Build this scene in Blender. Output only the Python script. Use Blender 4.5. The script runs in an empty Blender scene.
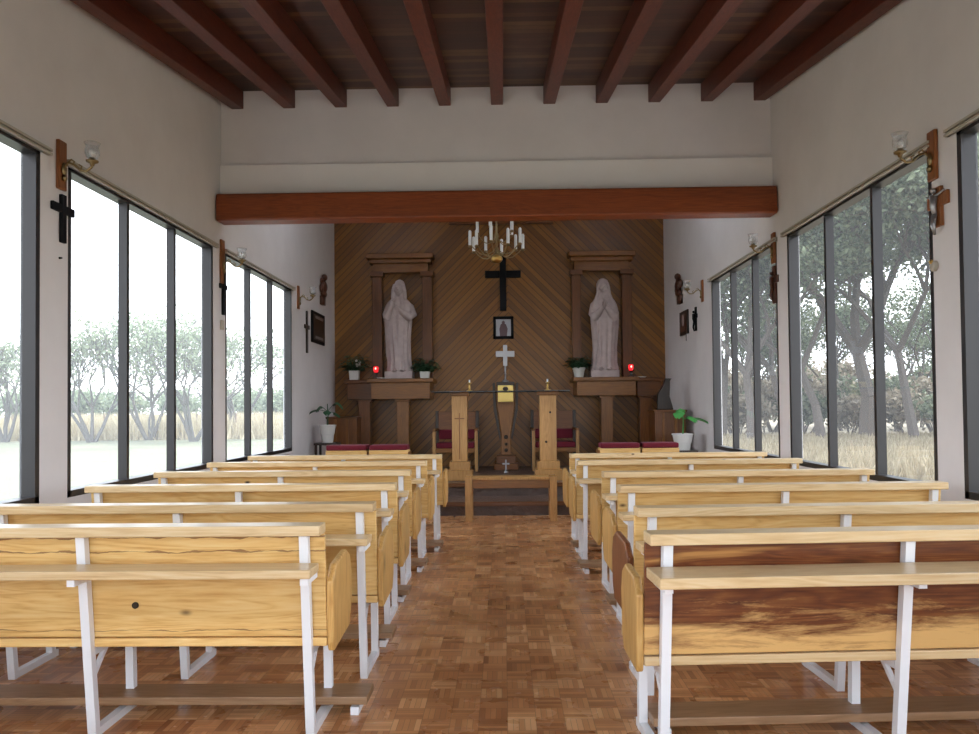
import bpy, math, random
import numpy as np
from mathutils import Vector, Matrix, Euler
random.seed(7); RNG = np.random.default_rng(7)
PI = math.pi
C = bpy.context.scene.collection
scene = bpy.context.scene

# ------------------------------------------------------------------ camera, sky, sun, exposure
F = 790.0; EYE = Vector((0, 0, 1.37))
YAW, PITCH, ROLL = math.radians(1.05), math.radians(1.3), math.radians(-0.55)
cam_d = bpy.data.cameras.new('camera'); cam = bpy.data.objects.new('camera', cam_d); C.objects.link(cam)
CR = Matrix.Rotation(YAW, 4, 'Z') @ Matrix.Rotation(PI / 2 + PITCH, 4, 'X') @ Matrix.Rotation(ROLL, 4, 'Z')
cam.matrix_world = Matrix.Translation(EYE) @ CR
cam_d.sensor_width = 36; cam_d.lens = F / 979 * 36; cam_d.shift_y = 22 / 979; cam_d.clip_end = 600; cam_d.clip_start = .05
scene.camera = cam
def at(px, py, Y):
    """real-world point on the plane y = Y seen at a photo pixel (used only to measure)"""
    d = CR.to_3x3() @ Vector(((px - 489.5) / F, -(py - 389.0) / F, -1))
    return EYE + d * (Y / d.y)
scene.view_settings.view_transform = 'Standard'; scene.view_settings.look = 'None'
scene.view_settings.gamma = 1; scene.view_settings.use_curve_mapping = False
scene.view_settings.exposure = 1.45
W = bpy.data.worlds.new('hazy_sky'); scene.world = W; W.use_nodes = True
wn = W.node_tree; bgn = wn.nodes['Background']
tc = wn.nodes.new('ShaderNodeTexCoord'); sep = wn.nodes.new('ShaderNodeSeparateXYZ'); rmp = wn.nodes.new('ShaderNodeValToRGB')
wn.links.new(tc.outputs['Generated'], sep.inputs[0]); wn.links.new(sep.outputs['Z'], rmp.inputs[0]); wn.links.new(rmp.outputs[0], bgn.inputs[0])
rmp.color_ramp.elements[0].position = 0.0; rmp.color_ramp.elements[0].color = (.90, .95, 1, 1)
rmp.color_ramp.elements[1].position = .9; rmp.color_ramp.elements[1].color = (.72, .84, 1.0, 1)
bgn.inputs[1].default_value = 1.9
sun_d = bpy.data.lights.new('sun', 'SUN'); sun = bpy.data.objects.new('sun', sun_d); C.objects.link(sun)
sun_d.energy = 1.9; sun_d.angle = math.radians(3); sun_d.color = (1, .95, .86)
sun.rotation_euler = (0, math.radians(20), math.radians(-14))      # high sun on the right-hand side of the chapel

# ------------------------------------------------------------------ helpers
class MB:
    def __init__(s): s.v = []; s.f = []
    def add(s, vs, fs):
        o = len(s.v); s.v += [tuple(p) for p in vs]; s.f += [tuple(i + o for i in f) for f in fs]; return s
    def box(s, x0, x1, y0, y1, z0, z1, M=None):
        vs = [Vector((x, y, z)) for z in (z0, z1) for y in (y0, y1) for x in (x0, x1)]
        if M: vs = [M @ p for p in vs]
        return s.add(vs, [(0, 2, 3, 1), (4, 5, 7, 6), (0, 1, 5, 4), (2, 6, 7, 3), (0, 4, 6, 2), (1, 3, 7, 5)])
    def prism(s, poly, axis, a0, a1):
        n = len(poly)
        def P(u, w, a): return {'x': (a, u, w), 'y': (u, a, w), 'z': (u, w, a)}[axis]
        vs = [P(u, w, a0) for u, w in poly] + [P(u, w, a1) for u, w in poly]
        return s.add(vs, [tuple(range(n))[::-1], tuple(range(n, 2 * n))] + [(i, (i + 1) % n, n + (i + 1) % n, n + i) for i in range(n)])
    def tube(s, pts, rads, n=8, sq=False):
        pts = [Vector(p) for p in pts]
        if not hasattr(rads, '__len__'): rads = [rads] * len(pts)
        if sq: n = 4
        up = None; rings = []
        for i, p in enumerate(pts):
            d = (pts[min(i + 1, len(pts) - 1)] - pts[max(i - 1, 0)]).normalized()
            if up is None:
                up = Vector((0, 0, 1)) if abs(d.z) < .9 else Vector((0, 1, 0))
            a = d.cross(up).normalized(); b = a.cross(d).normalized(); up = b
            r = rads[i] * (1.414 if sq else 1)
            rings.append([p + (a * math.cos(t) + b * math.sin(t)) * r for t in [(k + (.5 if sq else 0)) / n * 2 * PI for k in range(n)]])
        vs = [q for r in rings for q in r]; fs = []
        for i in range(len(pts) - 1):
            for k in range(n):
                fs.append((i * n + k, i * n + (k + 1) % n, (i + 1) * n + (k + 1) % n, (i + 1) * n + k))
        fs += [tuple(range(n))[::-1], tuple(range((len(pts) - 1) * n, len(pts) * n))]
        return s.add(vs, fs)
    def lathe(s, prof, c=(0, 0, 0), n=24, sx=1, sy=1):
        vs = []; fs = []
        for r, z in prof:
            vs += [(c[0] + r * sx * math.cos(2 * PI * k / n), c[1] + r * sy * math.sin(2 * PI * k / n), c[2] + z) for k in range(n)]
        m = len(prof)
        for i in range(m - 1):
            for k in range(n):
                fs.append((i * n + k, i * n + (k + 1) % n, (i + 1) * n + (k + 1) % n, (i + 1) * n + k))
        fs += [tuple(range(n))[::-1], tuple(range((m - 1) * n, m * n))]
        return s.add(vs, fs)
    def ball(s, c, r, n=12, m=8):
        if not hasattr(r, '__len__'): r = (r, r, r)
        prof = [(math.sin(PI * i / m), -math.cos(PI * i / m)) for i in range(m + 1)]
        prof[0] = (.02, -1); prof[-1] = (.02, 1)
        vs = []; fs = []
        for q, z in prof:
            vs += [(c[0] + r[0] * q * math.cos(2 * PI * k / n), c[1] + r[1] * q * math.sin(2 * PI * k / n), c[2] + r[2] * z) for k in range(n)]
        for i in range(m):
            for k in range(n): fs.append((i * n + k, i * n + (k + 1) % n, (i + 1) * n + (k + 1) % n, (i + 1) * n + k))
        fs += [tuple(range(n))[::-1], tuple(range(m * n, (m + 1) * n))]
        return s.add(vs, fs)
    def leaf(s, p, d, l, w, droop=.3):
        p = Vector(p); d = Vector(d).normalized(); a = d.cross(Vector((0, 0, 1)))
        a = (a if a.length > .1 else Vector((1, 0, 0))).normalized() * w
        g = Vector((0, 0, -l * droop))
        m1 = p + d * l * .45 + g * .15; e = p + d * l + g
        return s.add([p, m1 + a * .5, e, m1 - a * .5, m1 + Vector((0, 0, -w * .12))], [(0, 4, 1), (1, 4, 2), (2, 4, 3), (3, 4, 0)])
    def build(s, name, mat, parent=None, bevel=0, smooth=False, loc=None, rz=0):
        me = bpy.data.meshes.new(name); me.from_pydata(s.v, [], s.f); me.update()
        me.materials.append(mat)
        if smooth: me.polygons.foreach_set('use_smooth', [True] * len(me.polygons))
        o = bpy.data.objects.new(name, me); C.objects.link(o)
        if parent: o.parent = parent
        if loc is not None: o.location = loc
        o.rotation_euler.z = rz
        if bevel:
            b = o.modifiers.new('bevel', 'BEVEL'); b.width = bevel; b.segments = 2; b.limit_method = 'ANGLE'; b.angle_limit = math.radians(40)
        return o
def tag(o, label=None, cat=None, group=None, kind=None):
    if label: o['label'] = label
    if cat: o['category'] = cat
    if group: o['group'] = group
    if kind: o['kind'] = kind
    return o
def thing(name, label, cat, loc=(0, 0, 0), rz=0, group=None):
    o = bpy.data.objects.new(name, None); C.objects.link(o); o.location = loc; o.rotation_euler.z = rz; o.empty_display_size = .1
    return tag(o, label, cat, group)
def copy_tree(o, parent=None):
    c = o.copy(); C.objects.link(c); c.parent = parent
    for ch in [x for x in bpy.data.objects if x.parent == o]: copy_tree(ch, c)
    return c
def struct(mb, name, mat, **k): return tag(mb.build(name, mat, **k), kind='structure')

# ------------------------------------------------------------------ materials
def mat(name, col=(.8, .8, .8), rough=.5, metal=0, spec=.5):
    m = bpy.data.materials.new(name); m.use_nodes = True; b = m.node_tree.nodes['Principled BSDF']
    b.inputs['Base Color'].default_value = (*col, 1); b.inputs['Roughness'].default_value = rough
    b.inputs['Metallic'].default_value = metal; b.inputs['Specular IOR Level'].default_value = spec
    return m
class N:
    """small node-graph helper"""
    def __init__(s, m): s.t = m.node_tree; s.b = s.t.nodes['Principled BSDF']
    def n(s, typ, **k):
        x = s.t.nodes.new('ShaderNode' + typ)
        for a, v in k.items(): setattr(x, a, v)
        return x
    def l(s, a, b): s.t.links.new(a, b)
    def math(s, op, a, b=None, c=None):
        x = s.n('Math', operation=op)
        for i, v in enumerate((a, b, c)):
            if v is None: continue
            if isinstance(v, (int, float)): x.inputs[i].default_value = v
            else: s.l(v, x.inputs[i])
        return x.outputs[0]
    def ramp(s, fac, stops):
        r = s.n('ValToRGB'); cr = r.color_ramp
        while len(cr.elements) < len(stops): cr.elements.new(.5)
        for e, (p, c) in zip(cr.elements, stops): e.position = p; e.color = (*c, 1)
        s.l(fac, r.inputs[0]); return r.outputs[0]
    def mix(s, fac, a, b, blend='MIX'):
        x = s.n('Mix', data_type='RGBA', blend_type=blend)
        if isinstance(fac, (int, float)): x.inputs[0].default_value = fac
        else: s.l(fac, x.inputs[0])
        for i, v in ((6, a), (7, b)):
            if isinstance(v, tuple): x.inputs[i].default_value = (*v, 1)
            else: s.l(v, x.inputs[i])
        return x.outputs[2]
    def noise(s, vec, scale, detail=3, rough=.5, dist=0):
        x = s.n('TexNoise'); x.inputs['Scale'].default_value = scale; x.inputs['Detail'].default_value = detail
        x.inputs['Roughness'].default_value = rough; x.inputs['Distortion'].default_value = dist
        if vec: s.l(vec, x.inputs['Vector'])
        return x.outputs[0]
    def bump(s, h, st=.2, dist=.01):
        x = s.n('Bump'); x.inputs['Strength'].default_value = st; x.inputs['Distance'].default_value = dist
        s.l(h, x.inputs['Height']); s.l(x.outputs[0], s.b.inputs['Normal'])
def wood(name, lo, mid, hi, axis='x', rough=.4, knots=.5, knotcol=(.05, .02, .008), vary=.25, g=1.0, world=False):
    m = mat(name, mid, rough); n = N(m)
    co = n.n('TexCoord'); info = n.n('ObjectInfo')
    off = n.math('MULTIPLY', info.outputs['Random'], 37.0); cmb = n.n('CombineXYZ')
    for i in range(3): n.l(off, cmb.inputs[i])
    ad = n.n('VectorMath', operation='ADD'); n.l(co.outputs['Object'], ad.inputs[0]); n.l(cmb.outputs[0], ad.inputs[1])
    mp = n.n('Mapping'); n.l(ad.outputs[0], mp.inputs[0])
    sc = {'x': (.55, 7, 7), 'y': (7, .55, 7), 'z': (7, 7, .55)}[axis]; mp.inputs['Scale'].default_value = [q * g for q in sc]
    base = n.noise(mp.outputs[0], 1.3, 3, .5, .6)
    rings = n.math('FRACT', n.math('MULTIPLY', base, 14.0)); rings = n.math('ABSOLUTE', n.math('SUBTRACT', rings, .5))
    fine = n.noise(mp.outputs[0], 9, 4, .6)
    fac = n.math('ADD', n.math('MULTIPLY', rings, .45), n.math('MULTIPLY', fine, .75))
    col = n.ramp(fac, [(.2, lo), (.5, mid), (.85, hi)])
    big = n.ramp(n.noise(mp.outputs[0], .6, 2), [(.3, (1 - vary,) * 3), (.7, (1.0, 1.0, 1.0))])
    col = n.mix(1.0, col, big, 'MULTIPLY')
    rnd = n.ramp(info.outputs['Random'], [(0, (.84, .82, .8)), (1, (1.0, 1.0, 1.0))]); col = n.mix(1.0, col, rnd, 'MULTIPLY')
    if knots:
        mk = n.n('Mapping'); n.l(ad.outputs[0], mk.inputs[0]); mk.inputs['Scale'].default_value = {'x': (.75, 1.5, 1.5), 'y': (1.5, .75, 1.5), 'z': (1.5, 1.5, .75)}[axis]
        vo = n.n('TexVoronoi'); vo.inputs['Scale'].default_value = 2.6; n.l(mk.outputs[0], vo.inputs['Vector'])
        k = n.math('SUBTRACT', 1.0, n.math('SMOOTH_MIN', 1.0, n.math('MULTIPLY', vo.outputs['Distance'], 9.0 / knots), .4))
        k = n.math('MAXIMUM', k, 0.0); k = n.math('MINIMUM', n.math('MULTIPLY', k, 1.5), 1.0)
        col = n.mix(k, col, knotcol)
    n.l(col, n.b.inputs['Base Color'])
    n.bump(fac, .12, .004)
    return m
PINE = dict(lo=(.63, .33, .09), mid=(.86, .55, .20), hi=(.95, .71, .34))
M = {}
M['pine'] = wood('pine_varnished', **PINE, knots=.5)
M['pine_rail'] = wood('pine_rail', (.66, .43, .20), (.84, .61, .33), (.93, .76, .49), knots=.35, rough=.3)
M['pine_end'] = wood('pine_end', (.46, .23, .06), (.68, .39, .12), (.82, .53, .21), axis='z', knots=1.1)
M['pine_z'] = wood('pine_upright', (.38, .18, .05), (.52, .27, .085), (.64, .37, .13), axis='z', knots=.45)
M['red_pine'] = wood('heartwood_end', (.13, .035, .012), (.25, .085, .028), (.38, .16, .05), axis='z', knots=1.2)
M['altar_wood'] = wood('altar_wood', (.17, .060, .009), (.27, .102, .014), (.36, .15, .024), axis='z', knots=.5)
M['altar_wood_x'] = wood('altar_wood_x', (.17, .058, .008), (.26, .098, .013), (.35, .145, .023), axis='x', knots=.4)
M['red_wood'] = wood('reddish_wood', (.11, .034, .005), (.19, .062, .009), (.26, .094, .015), axis='z', knots=.4)
M['red_wood_x'] = wood('reddish_wood_x', (.10, .031, .005), (.175, .057, .009), (.24, .088, .015), axis='x', knots=.3)
M['beam'] = wood('stained_beam', (.19, .036, .007), (.29, .062, .012), (.38, .095, .02), axis='x', rough=.45, knots=.3)
M['rafter'] = wood('stained_rafter', (.075, .013, .006), (.13, .024, .010), (.18, .038, .014), axis='y', rough=.5, knots=.3)
M['plaque'] = wood('plaque_wood', (.20, .062, .016), (.31, .105, .027), (.40, .15, .042), axis='z', knots=0)
M['dark_wood'] = wood('dark_wood', (.018, .010, .006), (.035, .018, .010), (.06, .03, .016), axis='z', knots=0)
M['carved'] = wood('carved_wood', (.06, .018, .010), (.11, .035, .018), (.17, .06, .03), axis='z', knots=0)
M['white_metal'] = mat('white_enamel', (.80, .81, .84), .35)
M['brass'] = mat('brass', (.60, .38, .12), .28, 1)
M['old_brass'] = mat('aged_brass', (.30, .22, .11), .4, 1)
M['silver'] = mat('silver', (.42, .42, .44), .4, .8)
M['gold'] = mat('pale_gold', (.75, .56, .18), .4, .6)
M['black'] = mat('black_lacquer', (.008, .008, .010), .6, spec=.15)
M['bronze'] = mat('bronze_frame', (.028, .025, .026), .38, .3)
M['rail'] = mat('curtain_rail', (.46, .41, .34), .5)
M['red_cloth'] = mat('red_velvet', (.12, .003, .014), .9)
M['white'] = mat('white_ceramic', (.68, .67, .64), .4)
M['candle'] = mat('candle_wax', (.80, .82, .84), .5)
M['soil'] = mat('soil', (.03, .02, .012), 1)
M['leaf'] = mat('plant_leaf', (.025, .085, .035), .5)
M['leaf_bright'] = mat('bright_leaf', (.05, .26, .05), .45)
M['petal'] = mat('white_petal', (.7, .7, .68), .7)
M['terracotta_flower'] = mat('red_flower', (.35, .03, .04), .7)
m = mat('stone', (.40, .32, .31), .75); n = N(m); co = n.n('TexCoord')
n.l(n.ramp(n.noise(co.outputs['Object'], 9, 4), [(.3, (.42, .335, .325)), (.7, (.54, .445, .43))]), n.b.inputs['Base Color']); M['stone'] = m
m = mat('red_lamp_glass', (.5, .01, .01), .2); m.node_tree.nodes['Principled BSDF'].inputs['Emission Color'].default_value = (1, .02, .03, 1)
m.node_tree.nodes['Principled BSDF'].inputs['Emission Strength'].default_value = .5; M['red_glass'] = m
m = mat('flame', (1, .2, .1)); m.node_tree.nodes['Principled BSDF'].inputs['Emission Color'].default_value = (1, .25, .18, 1)
m.node_tree.nodes['Principled BSDF'].inputs['Emission Strength'].default_value = 3; M['flame'] = m
def glassy(name, scatter, tint=(1, 1, 1), gloss=.06):
    m = bpy.data.materials.new(name); m.use_nodes = True; t = m.node_tree; t.nodes.clear()
    out = t.nodes.new('ShaderNodeOutputMaterial'); tr = t.nodes.new('ShaderNodeBsdfTransparent'); tr.inputs[0].default_value = (*tint, 1)
    gl = t.nodes.new('ShaderNodeBsdfGlossy'); gl.inputs['Roughness'].default_value = .03
    tl = t.nodes.new('ShaderNodeBsdfTranslucent'); tl.inputs[0].default_value = (.9, .92, .95, 1)
    m1 = t.nodes.new('ShaderNodeMixShader'); m1.inputs[0].default_value = scatter; m2 = t.nodes.new('ShaderNodeMixShader'); m2.inputs[0].default_value = gloss
    t.links.new(tr.outputs[0], m1.inputs[1]); t.links.new(tl.outputs[0], m1.inputs[2])
    t.links.new(m1.outputs[0], m2.inputs[1]); t.links.new(gl.outputs[0], m2.inputs[2]); t.links.new(m2.outputs[0], out.inputs[0])
    return m
M['pane'] = glassy('glare_veil_glass', .07); M['pane_right'] = glassy('window_glass', .028)  # milky scatter imitates glare haze, set stronger for the left panes
M['frosted'] = glassy('frosted_skylight', .85)
M['tulip'] = glassy('tulip_shade_glass', .28, gloss=.12)
M['table_glass'] = glassy('smoked_glass', .0, tint=(.10, .11, .11), gloss=.03)
# plaster
def plaster(name, a, b):
    m = mat(name, a, .85); n = N(m); co = n.n('TexCoord')
    n.l(n.ramp(n.noise(co.outputs['Object'], 1.7, 5, .6), [(.35, a), (.65, b)]), n.b.inputs['Base Color'])
    n.bump(n.noise(co.outputs['Object'], 60, 3), .05, .003); return m
M['plaster'] = plaster('white_plaster', (.72, .675, .67), (.77, .725, .72))
M['plaster_band'] = plaster('cream_plaster', (.86, .815, .795), (.89, .85, .83))
# parquet
m = mat('mosaic_parquet', (.3, .15, .08), .3); n = N(m); co = n.n('TexCoord'); sp = n.n('SeparateXYZ'); n.l(co.outputs['Object'], sp.inputs[0])
T = .125; S = 5
u = n.math('DIVIDE', sp.outputs['X'], T); v = n.math('DIVIDE', sp.outputs['Y'], T)
iu, iv = n.math('FLOOR', u), n.math('FLOOR', v)
chk = n.math('FLOORED_MODULO', n.math('ADD', iu, iv), 2.0)
fu, fv = n.math('FRACT', u), n.math('FRACT', v)
d1 = n.math('ADD', n.math('MULTIPLY', fu, chk), n.math('MULTIPLY', fv, n.math('SUBTRACT', 1.0, chk)))
strip = n.math('FLOOR', n.math('MULTIPLY', d1, float(S))); sf = n.math('FRACT', n.math('MULTIPLY', d1, float(S)))
cm = n.n('CombineXYZ'); n.l(iu, cm.inputs[0]); n.l(iv, cm.inputs[1]); n.l(strip, cm.inputs[2])
wno = n.n('TexWhiteNoise', noise_dimensions='3D'); n.l(cm.outputs[0], wno.inputs['Vector'])
cm2 = n.n('CombineXYZ'); n.l(iu, cm2.inputs[0]); n.l(iv, cm2.inputs[1])
wn2 = n.n('TexWhiteNoise', noise_dimensions='3D'); n.l(cm2.outputs[0], wn2.inputs['Vector'])
fac = n.math('ADD', n.math('MULTIPLY', wno.outputs['Value'], .55), n.math('MULTIPLY', wn2.outputs['Value'], .45))
col = n.ramp(fac, [(.0, (.30, .115, .042)), (.3, (.48, .205, .08)), (.65, (.64, .31, .13)), (1, (.84, .48, .23))])
gap = n.math('LESS_THAN', n.math('MINIMUM', n.math('MINIMUM', fu, fv), n.math('MULTIPLY', sf, .25)), .02)
col = n.mix(n.math('MULTIPLY', gap, .55), col, (.07, .03, .015))
wear = n.ramp(n.noise(co.outputs['Object'], 1.1, 4, .6), [(.35, (.85, .85, .85)), (.7, (1.06, 1.06, 1.08))])
n.l(n.mix(1.0, col, wear, 'MULTIPLY'), n.b.inputs['Base Color'])
n.l(n.ramp(n.noise(co.outputs['Object'], 3.0, 4), [(.3, (.2, .2, .2)), (.7, (.38, .38, .38))]), n.b.inputs['Roughness']); M['parquet'] = m
# chevron board wall
def chevron(name, cx, pitch, lo, mid, hi, rough=.38):
    m = mat(name, mid, rough); n = N(m); co = n.n('TexCoord'); sp = n.n('SeparateXYZ'); n.l(co.outputs['Object'], sp.inputs[0])
    ax = n.math('ABSOLUTE', n.math('SUBTRACT', sp.outputs['X'], cx))
    s = n.math('DIVIDE', n.math('ADD', sp.outputs['Z'], ax), pitch * 1.414)
    i = n.math('FLOOR', s); f = n.math('FRACT', s)
    sg = n.math('SIGN', n.math('SUBTRACT', sp.outputs['X'], cx))
    cm = n.n('CombineXYZ'); n.l(i, cm.inputs[0]); n.l(sg, cm.inputs[1]); w = n.n('TexWhiteNoise', noise_dimensions='3D'); n.l(cm.outputs[0], w.inputs['Vector'])
    along = n.math('SUBTRACT', sp.outputs['Z'], ax); c2 = n.n('CombineXYZ'); n.l(n.math('MULTIPLY', along, .7), c2.inputs[0]); n.l(n.math('MULTIPLY', s, 2.2), c2.inputs[1]); n.l(w.outputs['Value'], c2.inputs[2])
    g = n.noise(c2.outputs[0], 2.5, 5, .6, .5)
    col = n.ramp(n.math('ADD', n.math('MULTIPLY', g, .6), n.math('MULTIPLY', w.outputs['Value'], .4)), [(.25, lo), (.5, mid), (.8, hi)])
    gr = n.math('LESS_THAN', f, .16); col = n.mix(n.math('MULTIPLY', gr, .65), col, (.04, .015, .006)); n.l(col, n.b.inputs['Base Color'])
    n.bump(n.math('SMOOTH_MIN', n.math('MINIMUM', f, n.math('SUBTRACT', 1.0, f)), .12, .05), .5, .012)
    return m
M['chevron'] = chevron('chevron_boards', .09, .085, (.14, .052, .006), (.225, .088, .010), (.31, .132, .018))
# ceiling boards
m = mat('stained_boards', (.1, .03, .02), .5); n = N(m); co = n.n('TexCoord'); sp = n.n('SeparateXYZ'); n.l(co.outputs['Object'], sp.inputs[0])
s = n.math('DIVIDE', sp.outputs['Y'], .10); i = n.math('FLOOR', s); f = n.math('FRACT', s); j = n.math('FLOOR', n.math('DIVIDE', sp.outputs['X'], .55))
cm = n.n('CombineXYZ'); n.l(i, cm.inputs[0]); n.l(j, cm.inputs[1]); w = n.n('TexWhiteNoise', noise_dimensions='3D'); n.l(cm.outputs[0], w.inputs['Vector'])
col = n.ramp(n.math('ADD', n.math('MULTIPLY', w.outputs['Value'], .7), n.math('MULTIPLY', n.noise(co.outputs['Object'], 6, 4), .35)), [(.2, (.040, .012, .007)), (.6, (.068, .020, .010)), (.95, (.16, .078, .035))])
n.l(n.mix(n.math('MULTIPLY', n.math('LESS_THAN', f, .1), .7), col, (.02, .008, .005)), n.b.inputs['Base Color']); M['boards'] = m
# grounds
def grass(name, a, b, c):
    m = mat(name, a, .95); n = N(m); co = n.n('TexCoord')
    f = n.math('ADD', n.math('MULTIPLY', n.noise(co.outputs['Object'], .25, 5, .6), .6), n.math('MULTIPLY', n.noise(co.outputs['Object'], 6, 5, .7), .4))
    n.l(n.ramp(f, [(.35, a), (.5, b), (.65, c)]), n.b.inputs['Base Color']); n.bump(n.noise(co.outputs['Object'], 14, 4), .6, .05); return m
M['lawn'] = grass('dry_lawn', (.115, .125, .075), (.15, .155, .095), (.19, .185, .125))
M['bounce_apron'] = plaster('pale_bounce_surface', (.46, .43, .41), (.54, .51, .49))  # pale surface for the added light-bouncing strips
M['shaded_ground'] = grass('tree_shade_tan', (.13, .11, .075), (.20, .165, .11), (.27, .23, .15))  # darker tan, with the shade of the trees put into the colour
M['bark'] = mat('bark', (.085, .07, .06), .95)
M['post'] = mat('weathered_post', (.25, .18, .13), .9)
def leafmat(name, a, b):
    m = mat(name, a, .6); n = N(m); ge = n.n('NewGeometry')
    col = n.ramp(ge.outputs['Random Per Island'], [(0, a), (1, b)]); n.l(col, n.b.inputs['Base Color'])
    tl = n.n('BsdfTranslucent'); n.l(col, tl.inputs[0]); mx = n.n('MixShader'); mx.inputs[0].default_value = .35
    out = [x for x in n.t.nodes if x.type == 'OUTPUT_MATERIAL'][0]; n.l(n.b.outputs[0], mx.inputs[1]); n.l(tl.outputs[0], mx.inputs[2]); n.l(mx.outputs[0], out.inputs[0]); return m
M['foliage_l'] = leafmat('pale_acacia_leaves', (.15, .19, .12), (.29, .33, .21))
M['foliage_r'] = leafmat('oak_leaves', (.045, .065, .035), (.17, .20, .115))
M['scrub'] = leafmat('dry_scrub', (.17, .14, .10), (.32, .27, .19))
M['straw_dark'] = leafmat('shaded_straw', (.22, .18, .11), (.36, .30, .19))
M['bark_pale'] = mat('pale_bark', (.12, .11, .10), .95)
M['kneeler'] = wood('kneeler_pine', (.24, .13, .06), (.36, .21, .11), (.46, .29, .17), knots=.4)
M['platform'] = grass('dark_platform_tile', (.085, .055, .045), (.11, .07, .055), (.14, .09, .07)); M['platform'].node_tree.nodes['Principled BSDF'].inputs['Roughness'].default_value = .4
M['straw'] = leafmat('straw_grass', (.42, .35, .22), (.60, .52, .35))
# heartwood board of the nearest right pew
m = wood('heartwood_board', (.09, .022, .008), (.20, .06, .018), (.36, .15, .045), axis='x', knots=1.6, rough=.35)
n = N(m); co = n.n('TexCoord'); sp = n.n('SeparateXYZ'); n.l(co.outputs['Object'], sp.inputs[0])
mp = n.n('Mapping'); n.l(co.outputs['Object'], mp.inputs[0]); mp.inputs['Scale'].default_value = (1.1, 5, 9)
src = n.b.inputs['Base Color'].links[0].from_socket
k = n.math('ADD', n.math('MULTIPLY', n.math('SUBTRACT', n.noise(mp.outputs[0], 2, 6, .75, .4), .5), .55), n.math('SUBTRACT', .56, sp.outputs['Z']))
kk = n.n('MapRange'); kk.inputs[1].default_value = -.03; kk.inputs[2].default_value = .10; n.l(k, kk.inputs[0])
k2 = n.noise(mp.outputs[0], 1.2, 3, .5, 1.0); k2r = n.n('MapRange'); k2r.inputs[1].default_value = .60; k2r.inputs[2].default_value = .72; n.l(k2, k2r.inputs[0])
c1 = n.mix(kk.outputs[0], src, (.66, .40, .15)); c1 = n.mix(n.math('MULTIPLY', k2r.outputs[0], .8), c1, (.55, .27, .08)); n.l(c1, n.b.inputs['Base Color']); M['heart'] = m

# board with wavy dark cracks for the nearest left pew
m = wood('cracked_pine_board', **PINE, knots=.6); n = N(m); co = n.n('TexCoord'); sp = n.n('SeparateXYZ'); n.l(co.outputs['Object'], sp.inputs[0])
src = n.b.inputs['Base Color'].links[0].from_socket; cxz = n.n('CombineXYZ'); n.l(n.math('MULTIPLY', sp.outputs['X'], 3.0), cxz.inputs[0])
wv = n.math('MULTIPLY', n.math('SUBTRACT', n.noise(cxz.outputs[0], 1.3, 5, .6), .5), .05); wd = n.noise(cxz.outputs[0], 2.3, 2)
k = None
for zc_, wdt in ((.785, .006), (.845, .008), (.452, .003)):
    dd = n.math('ABSOLUTE', n.math('SUBTRACT', n.math('ADD', sp.outputs['Z'], wv if zc_ < .84 else n.math('MULTIPLY', wv, -.8)), zc_))
    e = n.math('LESS_THAN', dd, n.math('MULTIPLY', n.math('MAXIMUM', n.math('SUBTRACT', wd, .38), 0.03), wdt * 4)); k = e if k is None else n.math('MAXIMUM', k, e)
n.l(n.mix(n.math('MULTIPLY', k, .75), src, (.16, .055, .02)), n.b.inputs['Base Color']); M['cracked'] = m
# ------------------------------------------------------------------ building
XL, XR = -2.95, 2.80; YB, YA = -1.3, 13.74; YN = 8.12            # side walls, rear and altar walls, end of the nave
WB, WT = .785, 3.03; PH = .34                                     # window sill and head, height of the chancel platform
def cz(y): return 4.72 - .147 * (8.2 - y)                          # sloping nave ceiling
win_L = [(-.55, 2.05), (2.37, 4.965), (5.285, 7.96), (8.31, 10.94)]
win_R = [(-.55, 1.95), (2.25, 4.88), (5.17, 7.80), (8.09, 10.64)]
b = MB().box(XL, XR, YB, 10.0, -.1, 0); struct(b, 'floor', M['parquet'])
b = MB().box(XL, XR, 10.0, 10.7, -.1, PH / 2).box(XL, XR, 10.7, YA, -.1, PH)
struct(b, 'floor_platform', M['platform'])
for (y0, y1, z) in ((9.965, 10.02, PH / 2), (10.665, 10.72, PH)):
    struct(MB().box(XL + .01, XR - .01, y0, y1, z - .05, z + .004), 'trim_%d' % (1 if y0 < 10.5 else 2), M['red_wood_x'], bevel=.008)
for side, x0, x1, wins in (('left', XL - .12, XL, win_L), ('right', XR, XR + .12, win_R)):
    b = MB(); b.box(x0, x1, YB, YA + .2, -.12, WB); b.box(x0, x1, YB, YA + .2, WT, 5.6)
    ys = [YB] + [q for w in wins for q in w] + [YA + .2]
    for i in range(0, len(ys), 2): b.box(x0, x1, ys[i], ys[i + 1], WB, WT)
    struct(b, 'wall_' + side, M['plaster'])
struct(MB().box(XL, XR, YA, YA + .2, -.1, 5.6), 'wall_altar', M['chevron'])
b = MB().box(XL, -2.4, YB - .2, YB, -.12, 5.6).box(2.3, XR, YB - .2, YB, -.12, 5.6).box(-2.4, 2.3, YB - .2, YB, 2.75, 5.6); struct(b, 'wall_rear', M['plaster'])
d = struct(MB().box(-2.4, -2.34, YB - .16, YB - .04, 0, 2.75).box(2.24, 2.3, YB - .16, YB - .04, 0, 2.75).box(-2.4, 2.3, YB - .16, YB - .04, 2.69, 2.75), 'door_1', M['bronze'])
# gable wall above the chancel opening, with its projecting lower band
struct(MB().box(XL, XR, YN + .08, YN + .36, 3.93, 5.7), 'wall_gable', M['plaster'])
struct(MB().box(XL, XR, YN + .05, YN + .36, 3.574, 3.925), 'trim_3', M['plaster_band'])
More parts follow.
